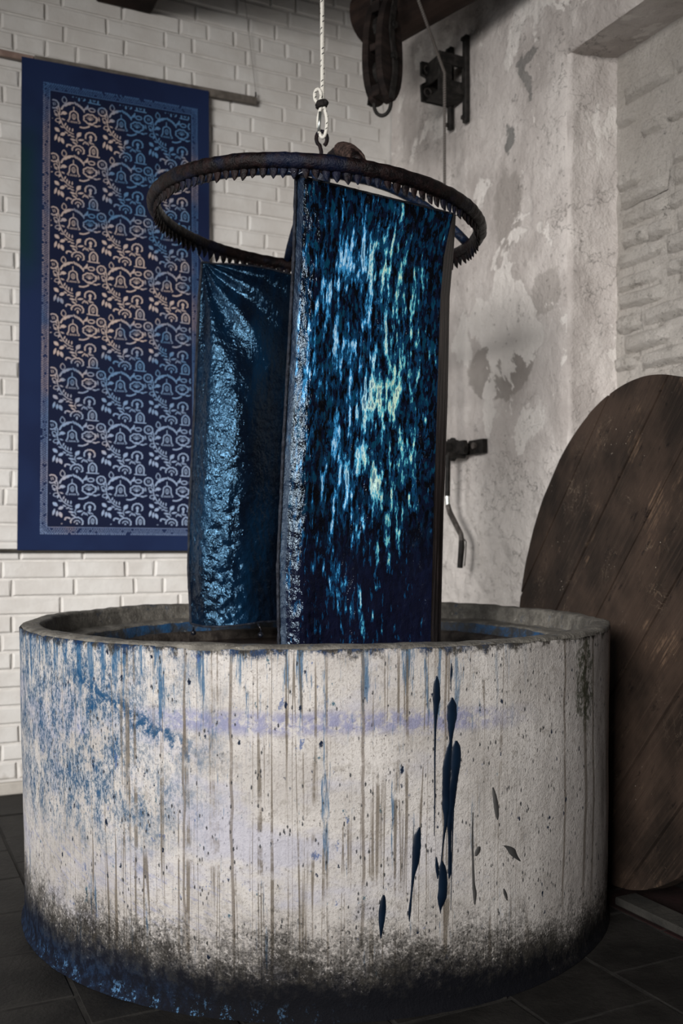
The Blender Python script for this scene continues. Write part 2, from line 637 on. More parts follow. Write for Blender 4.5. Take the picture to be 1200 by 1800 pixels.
def mat_cloth_front():
    g = G('wet_indigo_cloth_streaked')
    u, v = g.sep(g.uv())[:2]        # metres: u across, v down from the top
    wob = (g.noise(g.comb(u * 16, v * 14, 0.), 1, 4, .65) - .5)
    uu = u + wob * .009
    A = g.noise(g.comb(uu * 66, v * 8.5, 0.), 1, 2, .5)
    B = g.noise(g.comb(uu * 150, v * 34, 4.), 1, 3, .6)
    P = g.noise(g.comb(uu * 66, v * 21, 9.), 1, 2, .5)
    Q = g.noise(g.comb(uu * 90, v * 26, 19.), 1, 3, .6)
    low = g.noise(g.comb(u * 8, v * 4.5, 2.), 1, 3, .55)
    weave = g.noise(g.comb(u * 420, v * 420, 0.), 1, 2, .6)
    upper = g.ss(v + (low - .5) * .5, 1.0, .62)
    c = g.mix(g.ss(P, .49, .52), (.0014, .0014, .0024), (.0022, .0036, .011))
    c = g.mix(g.ss(Q, .515, .54) * upper, c, (.002, .0125, .033))
    c = g.mix(g.ss(P * .5 + Q * .5, .555, .575) * upper, c, (.002, .026, .052))
    c = g.mix(g.ss(v, .80, 1.05) * .7, c, (.004, .0048, .014))
    # pale runs: undyed cloth, plus wet highlights painted into the colour
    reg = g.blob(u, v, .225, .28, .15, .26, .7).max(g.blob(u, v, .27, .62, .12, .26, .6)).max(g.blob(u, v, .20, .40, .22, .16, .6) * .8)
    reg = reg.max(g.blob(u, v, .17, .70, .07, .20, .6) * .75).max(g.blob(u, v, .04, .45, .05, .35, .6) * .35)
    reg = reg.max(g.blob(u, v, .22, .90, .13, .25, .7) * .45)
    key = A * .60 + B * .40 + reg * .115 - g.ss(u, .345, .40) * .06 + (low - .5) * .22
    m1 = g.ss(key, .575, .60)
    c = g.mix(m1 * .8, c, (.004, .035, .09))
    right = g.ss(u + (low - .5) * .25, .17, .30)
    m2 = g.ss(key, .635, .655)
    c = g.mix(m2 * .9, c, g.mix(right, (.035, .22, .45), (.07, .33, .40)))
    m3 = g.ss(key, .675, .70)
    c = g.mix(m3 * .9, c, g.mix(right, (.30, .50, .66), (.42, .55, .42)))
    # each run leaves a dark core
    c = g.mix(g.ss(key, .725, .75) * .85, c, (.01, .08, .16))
    selv = g.ss(u, .024, .018)
    c = g.mix(selv * .85, c, (.008, .014, .030))
    n = g.bump(A, .3, .006)
    n = g.bump(g.noise(g.comb(u * 95, v * 70, 0.), 1, 3, .6), .55, .006, n)
    return g.out(c, g.ss(B, .35, .65, .10, .22) + selv * .35, n, Specular_IOR_Level=.30, Specular_Tint=(.62, .82, 1.0, 1))


def mat_cloth_edge():
    g = G('wet_cloth_selvedge')
    u, v = g.sep(g.uv())[:2]
    A = g.noise(g.comb(u * 420, v * 5, 0.), 1, 4, .6)
    c = g.mix(g.ss(A, .48, .66), (.012, .009, .011), (.19, .15, .145))
    return g.out(c, .5, g.bump(A, .6, .006))


def mat_cloth_rear():
    g = G('wet_indigo_cloth_plain')
    u, v = g.sep(g.uv())[:2]
    p = g.pos()
    low = g.noise(g.comb(u * 7, v * 2.5, 2.), 1, 4, .6)
    c = g.mix(g.ss(low, .35, .65), (.0018, .0035, .008), (.002, .011, .028))
    cr = g.noise(g.comb(u * 62, v * 46, 0.), 1, 3, .6, .4)
    n = g.bump(cr, .5, .010)
    n = g.bump(g.noise(g.comb(u * 150, v * 120, 0.), 1, 2, .5), .35, .004, n)
    return g.out(c, .15, n, Specular_IOR_Level=.42, Specular_Tint=(.27, .60, .95, 1))


def mat_iron_wet(name='dye_crusted_iron'):
    g = G(name)
    p = g.pos()
    x, y, z = g.sep(p)
    a = g.noise(p, 40, 5, .7)
    b = g.noise(p, 140, 4, .7)
    c = g.mix(g.ss(a, .4, .65), (.0026, .0018, .0022), (.0125, .0058, .0055))
    c = g.mix(g.ss(g.noise(p, 9, 4), .50, .64) * .65, c, (.002, .007, .024))
    return g.out(c, g.ss(a, .3, .7, .25, .55), g.bump(b, .7, .004, g.bump(a, .7, .008)), Specular_IOR_Level=.16)


def mat_arm():
    g = G('blue_crusted_iron')
    p = g.pos()
    a = g.noise(p, 60, 5, .7)
    c = g.mix(g.ss(a, .4, .65), (.003, .006, .016), (.006, .018, .050))
    return g.out(c, .4, g.bump(a, .8, .005), Specular_IOR_Level=.3)


def mat_rope():
    g = G('braided_rope')
    k, l = g.sep(g.uv())[:2]
    p = g.pos()
    fl = ((l * 62 + k * 2).frac() - .5).abs()
    col2 = ((k * 2 + (l * 31)._m('FLOOR') * .37).frac() - .5).abs()
    dark = g.ss(fl, .14, .10) * g.ss(col2, .20, .14)
    strand = ((l * 190 + k * 3).frac() - .5).abs()
    c = g.mix(strand, (.60, .58, .52), (.74, .72, .66))
    c = g.mix(dark, c, (.02, .02, .022))
    return g.out(c, .8, g.bump(strand, .7, .002))


def mat_thin_rope():
    g = G('grey_twisted_rope')
    k, l = g.sep(g.uv())[:2]
    st = ((l * 95 + k).frac() - .5).abs()
    c = g.mix(st * 2., (.045, .038, .034), (.20, .18, .165))
    return g.out(c, .9, g.bump(st, .8, .003))


def mat_textile():
    g = G('indigo_textile_ground')
    u, v = g.sep(g.uv())[:2]        # 0..1 across, 0..1 down
    p = g.pos()
    weave = g.noise(p, 900, 2, .5)
    inner = g.ss(u, .138, .142) * g.ss(u, .905, .900) * g.ss(v, .057, .060) * g.ss(v, .955, .952)
    c = g.mix(g.ss(g.noise(p, 3, 3), .35, .65), (.0065, .0135, .050), (.009, .020, .068))
    green = g.ss(u, .14, .0) * g.ss((v - .28).abs() + (g.noise(p, 5, 2) - .5) * .3, .26, .05)
    c = g.mix(green * .85, c, (.003, .026, .027))
    c = g.mix(inner * .8, c, (.004, .0062, .024))
    return g.out(c, .85, g.bump(weave, .15, .001), Specular_IOR_Level=.2)


def mat_print(name, strength=1.0):
    g = G(name)
    u, v = g.sep(g.uv())[:2]
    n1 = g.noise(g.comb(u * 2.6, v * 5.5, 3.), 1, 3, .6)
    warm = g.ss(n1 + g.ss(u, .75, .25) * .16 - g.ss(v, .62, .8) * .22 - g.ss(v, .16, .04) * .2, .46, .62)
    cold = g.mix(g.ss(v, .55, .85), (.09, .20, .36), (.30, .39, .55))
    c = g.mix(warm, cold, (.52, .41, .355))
    wear = g.noise(g.comb(u * 160, v * 420, 0.), 1, 4, .7)
    c = g.mix(g.ss(wear, .50, .68) * .55, c, (.06, .10, .22))
    if strength < 1:
        c = g.mix(1 - strength, c, (.03, .06, .18))
    return g.out(c, .85, Specular_IOR_Level=.15)


def mat_liquid():
    g = G('dark_dye_liquid')
    p = g.pos()
    a = g.noise(p, 7, 4, .6)
    c = g.mix(g.ss(a, .4, .62), (.006, .0035, .004), (.016, .008, .0065))
    return g.out(c, .22, g.bump(g.noise(p, 18, 3), .12, .01), Specular_IOR_Level=.16)


M['brick'] = mat_painted_brick()
M['mortar'] = mat_simple('painted_mortar', (.60, .58, .55), (.68, .66, .63), 14, .8, .5, 60, .006)
M['plaster'] = mat_plaster('peeling_plaster')
M['niche'] = mat_plaster('niche_limewash', True)
M['timber'] = mat_dark_wood()
M['ceil'] = mat_dark_wood('ceiling_board', (.02, .016, .014), (.05, .04, .034))
M['pulley'] = mat_dark_wood('pulley_wood', (.010, .0075, .007), (.030, .021, .018))
M['iron'] = mat_simple('black_iron', (.008, .0075, .007), (.026, .023, .021), 40, .6, .4, 120, .003)
M['iron_light'] = mat_simple('worn_iron', (.045, .04, .036), (.12, .105, .095), 40, .5, .4, 120, .003)
M['tile'] = mat_simple('dark_floor_stone', (.0065, .006, .0056), (.0155, .0145, .0132), 7, .62, .45, 60, .006)
M['tile_red'] = mat_simple('dark_red_floor_clay', (.008, .0035, .0034), (.014, .005, .005), 7, .7, .4, 60, .006)
M['joint'] = mat_simple('floor_joint', (.010, .009, .0085), (.022, .021, .019), 20, .9, .4, 90, .004)
M['kerb'] = mat_simple('kerb_stone', (.020, .0195, .018), (.040, .038, .034), 9, .7, .5, 60, .006)
M['base'] = mat_simple('painted_board', (.42, .39, .35), (.55, .52, .47), 10, .6, .2)
M['lid'] = mat_lid()
M['vat'] = mat_vat()
M['rim'] = mat_vat_rim()
M['inner'] = mat_vat_inner()
M['lip'] = mat_simple('dye_black_lip', (.012, .009, .008), (.045, .038, .032), 24, .7, .7, 60, .01)
M['drip'] = mat_simple('indigo_paint_run', (.0018, .005, .012), (.003, .009, .020), 12, .35, .1)
M['drip_grey'] = mat_simple('grey_paint_run', (.03, .03, .03), (.06, .058, .056), 12, .6, .1)
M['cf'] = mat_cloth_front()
M['ce'] = mat_cloth_edge()
M['cr'] = mat_cloth_rear()
M['hem'] = mat_simple('dark_wet_hem', (.004, .005, .009), (.018, .022, .032), 60, .5, .8, 160, .006)
M['ring'] = mat_iron_wet()
M['arm'] = mat_arm()
M['whip'] = mat_simple('brown_dyed_rope', (.012, .007, .006), (.055, .034, .028), 90, .8, .6, 200, .003)
M['rope'] = mat_rope()
M['rope2'] = mat_thin_rope()
M['knot'] = mat_simple('dark_twine', (.006, .005, .005), (.02, .017, .016), 80, .8, .6, 200, .003)
M['steel'] = mat_simple('galvanised_steel', (.42, .45, .43), (.60, .62, .60), 30, .3, .1, 90, .002, Metallic=.9)
M['textile'] = mat_textile()
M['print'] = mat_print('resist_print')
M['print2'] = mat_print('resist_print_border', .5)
M['rod_red'] = mat_simple('reddish_rod_wood', (.22, .15, .125), (.33, .24, .20), 25, .6, .2)
M['rod'] = mat_simple('grey_rod_wood', (.10, .088, .075), (.17, .15, .13), 25, .7, .2)
M['rod_dark'] = mat_simple('dark_rod_wood', (.04, .036, .03), (.07, .062, .052), 25, .7, .2)
M['liquid'] = mat_liquid()
M['thread'] = mat_simple('pale_thread', (.25, .28, .32), (.4, .42, .45), 60, .6, .1)
M['wire'] = mat_simple('dull_wire', (.12, .11, .10), (.2, .19, .17), 60, .5, .1)
M['drop'] = mat_simple('dye_drop', (.004, .005, .008), (.01, .012, .018), 60, .08, .0)

# ------------------------------------------------------------------ room frame
AZ = math.atan(831 / F)                       # the right wall's turn from the view axis
EL = Vector((math.cos(AZ), math.sin(AZ), 0))  # along the left wall, towards the corner
NL = Vector((math.sin(AZ), -math.cos(AZ), 0)) # out of the left wall into the room
PL = Vector((-600 / F * 4.10, 4.10, 0))       # left wall at the frame's left border
ER = NL.copy()                                # along the right wall, from the corner to the viewer
NR = -EL                                      # out of the right wall into the room
UP = Vector((0, 0, 1))
CEIL = 3.85


def wl(px, off=0.0):
    """distance along the left wall (offset into the room) where column px meets it"""
    k = (px - 600) / F
    o = PL + NL * off
    return (k * o.y - o.x) / (EL.x - k * EL.y)


def wlp(px, py, off=0.0):
    t = wl(px, off)
    q = PL + NL * off + EL * t
    return t, H + (Y0 - py) / F * q.y


TC = wl(687)
CORNER = PL + EL * TC


def wr(px, off=0.0):
    k = (px - 600) / F
    o = CORNER + NR * off
    return (k * o.y - o.x) / (ER.x - k * ER.y)


def wrp(px, py, off=0.0):
    s = wr(px, off)
    q = CORNER + NR * off + ER * s
    return s, H + (Y0 - py) / F * q.y


def LP(t, z, off=0.0):
    q = PL + EL * t + NL * off
    return Vector((q.x, q.y, z))


def RP(s, z, off=0.0):
    q = CORNER + ER * s + NR * off
    return Vector((q.x, q.y, z))


def proj(p):
    return 600 + F * p.x / p.y, Y0 - F * (p.z - H) / p.y


# ------------------------------------------------------------------ floor
mb = MB()
fc = Vector((-.1, 2.6, -.0255))
mb.box(fc, EL * 3.0, ER * 2.9, UP * .022)
floor = struct(mb.build('floor', M['joint']), 'dark stone tiled floor')
TS = .30
tile_meshes = []
for k in range(4):
    b = MB().box((0, 0, 0), (TS / 2 - .004, 0, 0), (0, TS / 2 - .004, 0), (0, 0, .008), .003)
    tile_meshes.append(b.mesh('floor_tile', M['tile']))
red_mesh = MB().box((0, 0, 0), (TS / 2 - .004, 0, 0), (0, TS / 2 - .004, 0), (0, 0, .008), .003).mesh('floor_tile', M['tile_red'])
KERB0 = CORNER + NR * .33
for i in range(-9, 9):
    for j in range(-9, 9):
        c = Vector((0.06, 2.6, -.008)) + EL * (i * TS) + ER * (j * TS + (.15 if i % 2 else 0))
        rel = c - CORNER
        if rel.dot(NL) < .14 or rel.dot(NR) < .14 or c.y < .3:
            continue
        if (c - Vector((-.073, 2.998, 0))).length < .62:
            continue
        a, b = proj(c)
        if not (-420 < a < 1620 and b < 2150):
            continue
        o = bpy.data.objects.new('floor_tile', red_mesh if rel.dot(NR) < .30 else random.choice(tile_meshes))
        COL.objects.link(o)
        o.parent = floor
        o.location = c + UP * random.uniform(-.0025, .001)
        o.rotation_euler = (random.uniform(-.006, .006), random.uniform(-.006, .006), AZ)

# ------------------------------------------------------------------ left wall of painted brick
T0, T1 = -1.5, TC + .12
mb = MB()
cz = CEIL / 2
mid = PL + EL * ((T0 + T1) / 2) - NL * .10
mb.box((mid.x, mid.y, cz), EL * ((T1 - T0) / 2), NL * .094, UP * cz)
wall_left = struct(mb.build('wall_left', M['mortar']), 'white painted brick wall behind the textile')

CH = .0768
DJ = .0105


def brick_mesh(L, Hh, k, name, m, proud=.0036, inset=.006):
    """face towards -Y local, 18 triangles; a little uneven"""
    r = random.Random(k * 31 + int(L * 1000))
    j = lambda a: r.uniform(-a, a)
    x, z = L / 2, Hh / 2
    V_ = []
    for y, kx, kz in ((.012, 0, 0), (-proud + .004, 0, 0), (-proud, inset, inset)):
        for sx, sz in ((-1, -1), (1, -1), (1, 1), (-1, 1)):
            V_.append((sx * (x - kx) + j(.0022), y + (j(.0014) if y < 0 else 0), sz * (z - kz) + j(.0018)))
    F_ = []
    for q in range(2):
        for i in range(4):
            a, b = q * 4 + i, q * 4 + (i + 1) % 4
            F_.append((a, b, b + 4, a + 4))
    F_.append((8, 9, 10, 11))
    return MB().add(V_, F_).mesh(name, m)


stret = [brick_mesh(.2605 - DJ, CH - DJ, k, 'brick', M['brick']) for k in range(5)]
head = [brick_mesh(.13025 - DJ, CH - DJ, k, 'brick', M['brick']) for k in range(5)]
scroll_t = (wl(40), wl(366))
places = []
for r in range(int(CEIL / CH)):
    z = .055 + (r + .5) * CH
    if z + CH / 2 > CEIL:
        break
    # runs of stretchers and headers, as the wall shows them
    t = T0 - [0, .065, .13, .195][r % 4] + random.uniform(-.02, .02)
    k = r
    while t < TC:
        if r % 3 == 1:
            Lb = .13025 if random.random() < .75 else .2605
        else:
            Lb = .2605 if random.random() < .72 else .13025
        c = t + Lb / 2
        if c > T0 and c + Lb / 2 < TC + .02:
            p = LP(c, z)
            a, b = proj(p)
            vis = -40 < a < 700 and -25 < b < 1410
            if 42 < a < 362 and 130 < b < 955:
                vis = False
            if a > 45 and b > 1085:
                vis = False
            if 350 < a < 510 and 480 < b:
                vis = False
            if 525 < a and b > 370:
                vis = False
            places.append((vis, -p.length, c, z, Lb))
        t += Lb
vis = sorted([q for q in places if q[0]], key=lambda q: -q[1])
hid = [q for q in places if not q[0]] + vis[298:]
vis = vis[:298]
for _, _, c, z, Lb in vis:
    o = bpy.data.objects.new('brick', random.choice(stret if Lb > .2 else head))
    COL.objects.link(o)
    o.parent = wall_left
    o.location = LP(c, z, random.uniform(-.0015, .0015))
    o.rotation_euler = (random.uniform(-.004, .004), random.uniform(-.006, .006), AZ + random.uniform(-.004, .004))
mb = MB()
for _, _, c, z, Lb in hid:
    me = random.choice(stret if Lb > .2 else head)
    vs_ = [LP(c + v.co.x, z + v.co.z, -v.co.y) for v in me.vertices]
    mb.add(vs_, [tuple(p.vertices) for p in me.polygons])
rest = mb.build('brickwork', M['brick'], wall_left)
rest['kind'] = 'stuff'

# baseboard
mb = MB()
c = PL + EL * ((T0 + TC) / 2) + NL * .014
mb.box((c.x, c.y, .022), EL * ((TC - T0) / 2 - .01), NL * .014, UP * .026, .005)
struct(mb.build('baseboard_left', M['base']), 'narrow painted board along the foot of the brick wall')

# ------------------------------------------------------------------ right wall: peeling plaster with a niche
S1 = wr(993)
NZ = wrp(996, 92)[1]           # head of the niche
ND = .205                      # niche depth
S2 = 3.3


def rough(s, z):
    lo = max(0, min(1, (1.6 - z) / .5))
    d = nz(s * 3, z * 3, 1) * .006 + nz(s * 11, z * 11, 4) * .0035 + nz(s * 28, z * 28, 8) * .0016
    d += lo * (nz(s * 8, z * 12, 3) * .007 + abs(nz(s * 16, z * 18, 9)) * -.008)
    return d


def edge(z):
    return RP(S1 + nz(z * 4, 3) * .010, z, rough(S1, z) - .010)


def fA(u, v):
    s, z = S1 * u, CEIL * v
    if u == 1:
        return edge(z)
    return RP(s, z, rough(s, z) - max(0, (u - .975) / .025) * .006)


mb = MB()
mb.grid(fA, 110, 300, uvfn=lambda u, v: (S1 * u, CEIL * v))
# the wall above the niche
mb.grid(lambda u, v: RP(lerp(S1, S2, u), lerp(NZ, CEIL, v), rough(lerp(S1, S2, u), lerp(NZ, CEIL, v)) - (.01 if v == 0 else 0)), 110, 60,
        uvfn=lambda u, v: (lerp(S1, S2, u), lerp(NZ, CEIL, v)))
# jamb
def fJ(u, v):
    z = (NZ + .03) * v
    if u == 0:
        return edge(z)
    return RP(S1 + .012 + .03 * u * u + nz(u * 3, z * 6) * .008, z, -.004 - u * (ND + .02) + nz(u * 9, z * 12, 7) * .006)


mb.grid(fJ, 18, 260, uvfn=lambda u, v: (S1 + u * ND + 2.5, NZ * v))
# soffit
mb.grid(lambda u, v: RP(lerp(S1, S2, u), NZ + .012 * v + nz(u * 20, v * 3) * .004, -.01 - v * (ND + .02)), 60, 8,
        uvfn=lambda u, v: (lerp(S1, S2, u) + 3.1, 5 + v * ND))
# solid behind
wall_right = struct(fixnormals(mb.build('wall_right', M['plaster'], smooth=True)), 'peeling limewashed plaster wall with a niche')
mb = MB()
mb.grid(lambda u, v: RP(lerp(S1, S2, u), (NZ + .05) * v, -ND - .012 + nz(u * 30, v * 40) * .006), 60, 100,
        uvfn=lambda u, v: (lerp(S1, S2, u), NZ * v))
nb = fixnormals(mb.build('niche_back', M['niche'], wall_right, smooth=True))


def rubble(L, Hh, k):
    r = random.Random(k)
    w = MB()

    def fn(u, v):
        e = min(u, 1 - u) * L / .02
        q = min(v, 1 - v) * Hh / .014
        d = .021 * min(1, e) ** .5 * min(1, q) ** .5 if min(e, q) > 0 else -.010
        if d > 0:
            d += r.uniform(-.005, .004)
        return Vector(((u - .5) * L + r.uniform(-.006, .006), -d, (v - .5) * Hh + r.uniform(-.004, .004)))
    w.grid(fn, 6, 4)
    return w.mesh('brick', M['niche'], True)


nst = [rubble(.25, .066, k + 20) for k in range(7)]
nhd = [rubble(.122, .066, k + 40) for k in range(7)]
for r in range(30):
    z = .95 + r * .0775
    if z > NZ - .05:
        break
    s = S1 + .03 + random.uniform(0, .05)
    while s < S1 + 1.05:
        Lb = .26 if random.random() < .62 else .13
        keep = random.random() < (.9 if z < 2.25 else .9 - (z - 2.25) * 1.3)
        if keep:
            o = bpy.data.objects.new('brick', random.choice(nst if Lb > .2 else nhd))
            COL.objects.link(o)
            o.parent = nb
            o.location = RP(s + Lb / 2, z + random.uniform(-.005, .005), -ND + random.uniform(-.012, .004))
            o.rotation_euler = (random.uniform(-.06, .06), random.uniform(-.04, .04), AZ - PI / 2 + random.uniform(-.03, .03))
        s += Lb
mb = MB()
c = CORNER + ER * (S2 / 2) - NR * (ND + .10)
mb.box((c.x, c.y, cz), ER * (S2 / 2), NR * .06, UP * cz)
mb.build('wall_core', M['mortar'], wall_right)

# ceiling boards and joist
mb = MB()
mb.box((-.1, 2.2, CEIL + .03), EL * 2.9, ER * 2.9, UP * .03)
ceiling = struct(mb.build('ceiling', M['ceil']), 'dark boarded ceiling')
for i in range(-11, 11):
    c = Vector((-.1, 2.2, CEIL - .012)) + EL * (i * .25)
    b = MB().box(c, EL * .121, ER * 2.3, UP * .011, .004)
    b.build('ceiling_board', M['ceil'], ceiling)
tj0, tj1 = wl(164), wl(266)
zj = wlp(215, 15)[1]
mb = MB()
c = LP((tj0 + tj1) / 2, (zj + CEIL - .026) / 2, 1.5)
mb.box(c, EL * ((tj1 - tj0) / 2), NL * 1.5, UP * ((CEIL - .026 - zj) / 2), .012)
tag(mb.build('ceiling_joist', M['timber']), 'dark squared ceiling joist end above the hanging blue textile', 'beam')

# ------------------------------------------------------------------ the round vat
VC = Vector((-.073, 2.998, 0))
VH = .823


def vr(z):
    return .852 + .014 * z / VH


def vat_uneven(a, z):
    x, y = math.sin(a) * 2, math.cos(a) * 2
    return nz(x * 1.2, y * 1.2, z * 2) * .005 + nz(x * 9, y * 9, z * 9) * .0014


def vpt(a, r, z):
    return Vector((VC.x + math.sin(a) * r, VC.y - math.cos(a) * r, z))


vat = thing('dye_vat', 'round concrete dye vat splashed with blue, standing on the dark floor', 'vat', VC)
NA = 260


def fout(u, v):
    a = (u * 2 - 1) * PI
    z = VH * (v ** .9 if v < 1 else 1)
    z = min(z, VH - .006)
    r = vr(z) + vat_uneven(a, z)
    if v < .015:
        r += .010 * (1 - v / .015)
    chip = max(0, nz(math.sin(a) * 22, math.cos(a) * 22, 2)) * .009
    if v == 1:
        r -= .003 + chip
        z = VH - .004 - chip * .6
    return vpt(a, r, z)


mb = MB()
mb.grid(fout, NA * 2, 90, uvfn=lambda u, v: ((u * 2 - 1) * PI * .86, VH * v ** .9))
fixnormals(mb.build('vat_wall', M['vat'], vat, smooth=True))


def lathe(profile, n=NA, amp=.002):
    def fn(u, v):
        a = (u * 2 - 1) * PI
        q = v * (len(profile) - 1)
        i = min(int(q), len(profile) - 2)
        t = q - i
        r, z = lerp(profile[i][0], profile[i + 1][0], t), lerp(profile[i][1], profile[i + 1][1], t)
        e = nz(math.sin(a) * 18, math.cos(a) * 18, z * 25 + r * 10) * amp
        e += nz(math.sin(a) * 5, math.cos(a) * 5, z * 9 + r * 6) * amp * 1.5
        return vpt(a, r + e * .7, z + e)
    m = MB()
    m.grid(fn, n, (len(profile) - 1) * 2)
    return m


fixnormals(lathe([(.864, VH - .012), (.862, VH - .002), (.852, VH + .002), (.830, VH + .003), (.815, VH + .002), (.808, VH - .003), (.806, VH - .012)], NA * 2, .003).build('rim', M['rim'], vat, smooth=True))
fixnormals(lathe([(.807, VH - .010), (.803, VH - .026), (.800, VH - .042), (.798, VH - .052)], NA, .002).build('upper_inner_wall', M['rim'], vat, smooth=True))
fixnormals(lathe([(.800, VH - .050), (.77, VH - .052), (.74, VH - .051), (.722, VH - .053), (.716, VH - .062)], NA, .004).build('ledge', M['rim'], vat, smooth=True))
fixnormals(lathe([(.717, VH - .058), (.712, VH - .075), (.708, VH - .094)], NA, .003).build('blue_inner_wall', M['inner'], vat, smooth=True))
fixnormals(lathe([(.710, VH - .092), (.690, VH - .088), (.672, VH - .090), (.664, VH - .105), (.660, VH - .22), (.655, .12), (.3, .10), (.02, .10)], NA, .003).build('lower_lip', M['lip'], vat, smooth=True))
LZ = VH - .122
mb = MB()
mb.grid(lambda u, v: vpt(u * 2 * PI, .001 + v * .656, LZ + nz(math.cos(u * 2 * PI) * v * 9, math.sin(u * 2 * PI) * v * 9) * .0012 * (v < 1)), 96, 30)
liquid = tag(fixnormals(mb.build('dye_bath', M['liquid'], smooth=True)), 'dark brown dye liquid filling the vat', 'liquid')


def vat_hit(px, py, off):
    d = Vector(((px - 600) / F, 1, (Y0 - py) / F))
    R = .858
    for _ in range(4):
        a = d.x ** 2 + d.y ** 2
        b = -2 * (d.x * VC.x + d.y * VC.y)
        c = VC.x ** 2 + VC.y ** 2 - (R + off) ** 2
        t = (-b - math.sqrt(max(0, b * b - 4 * a * c))) / (2 * a)
        z = H + d.z * t
        ang = math.atan2(d.x * t - VC.x, VC.y - d.y * t)
        R = vr(z) + vat_uneven(ang, z)
    return Vector((d.x * t, d.y * t, z))


def drip(spine, m, name='paint_run'):
    """spine: (x, y, half width) in frame pixels, mapped onto the vat's curved flank with a raised middle"""
    P = []
    n = len(spine)
    dense = []
    for i in range(n - 1):
        for k in range(6):
            t = k / 6
            row = []
            for q in range(3):
                a, b, c, d = spine[max(0, i - 1)][q], spine[i][q], spine[i + 1][q], spine[min(n - 1, i + 2)][q]
                row.append(.5 * (2 * b + (c - a) * t + (2 * a - 5 * b + 4 * c - d) * t * t + (3 * b - a - 3 * c + d) * t ** 3))
            dense.append(row)
    dense.append(list(spine[-1]))
    w = MB()
    for i, (x, y, h) in enumerate(dense):
        h2 = max(.3, h * 1.22 + nz(x * .1, y * .13) * .12 * h)
        for k in (-1, -.6, 0, .6, 1):
            P.append(vat_hit(x + k * h2, y, .0002 + (1 - k * k) * min(.004, h * .0004 + .0009)))
    fs = []
    for i in range(len(dense) - 1):
        for k in range(4):
            a = i * 5 + k
            fs.append((a, a + 1, a + 6, a + 5))
    w.add(P, fs)
    return fixnormals(w.build(name, m, vat, smooth=True))


drip([(767, 1188, 1), (767, 1200, 4), (767, 1225, 5.5), (766, 1245, 4), (765, 1270, 2), (764, 1330, 1.2), (764, 1400, 1), (763, 1470, .6)], M['drip'])
drip([(793, 1166, .6), (793, 1180, 1.8), (792, 1198, .8), (793, 1215, .4)], M['drip'])
drip([(794, 1226, 1.5), (794, 1240, 6.5), (794, 1258, 7), (793, 1278, 5), (792, 1300, 2.6), (789, 1318, 4.5), (785, 1350, 6), (785, 1390, 6.5), (785, 1420, 6.5), (784, 1440, 3.5), (780, 1470, 1.5), (776, 1510, 1), (773, 1560, .7)], M['drip'])
drip([(801, 1302, 2), (802, 1315, 6), (801, 1340, 7), (799, 1362, 5.5), (795, 1385, 6.5), (793, 1410, 5.5), (790, 1440, 4), (790, 1480, 2.4), (790, 1530, 2.4), (789, 1545, .6)], M['drip'])
drip([(797, 1380, 2), (796, 1430, 1.4), (794, 1500, .8), (792, 1600, .5)], M['drip'])
drip([(776, 1512, 1), (778, 1530, 5.5), (778, 1560, 6.5), (776, 1582, 6), (774, 1596, 2), (774, 1606, .5)], M['drip'])
drip([(766, 1506, .8), (768, 1525, 2.6), (769, 1545, .7)], M['drip'])
drip([(737, 1454, 1.5), (734, 1466, 4.5), (732, 1490, 6), (730, 1516, 5), (726, 1540, 2.5), (723, 1570, 1.4), (720, 1600, 2.0), (719, 1620, .6)], M['drip'])
drip([(674, 1573, 1.5), (673, 1588, 4.5), (671, 1610, 5), (670, 1630, 3.2), (669, 1650, .7)], M['drip'])
drip([(866, 1384, 1.2), (870, 1405, 3.4), (873, 1430, 3), (874, 1441, .8)], M['drip_grey'])
drip([(831, 1428, .8), (830, 1480, 1.4), (832, 1550, 2), (834, 1570, 3), (834, 1590, 1)], M['drip_grey'])
drip([(842, 1488, 2), (839, 1497, 4), (836, 1505, 1.5)], M['drip_grey'])
drip([(880, 1486, 2), (889, 1487, 4), (897, 1492, 6), (903, 1503, 5), (914, 1514, 1)], M['drip_grey'])
drip([(822, 1640, 2), (835, 1640, 6), (848, 1640, 1.5)], M['drip_grey'])
drip([(885, 1562, 1), (888, 1572, 2.4), (891, 1583, .8)], M['drip_grey'])

# ------------------------------------------------------------------ kerb stone on the right
mb = MB()
k0 = at(1083, 1575, 2.86)
kk = Vector((.825, 2.955, 0))
for i in range(3):
    c = kk + ER * (.36 + i * .56) + NR * .035
    b = MB().box((c.x, c.y, .010), ER * .277, NR * .040, UP * .012, .004)
    if i == 0:
        kerb = tag(b.build('stone_kerb', M['kerb'], origin=(c.x, c.y, 0)), 'low grey stone kerb on the floor between vat and wooden lid', 'kerb')
    elif i == 1:
        b.build('kerb_block', M['kerb'], kerb)

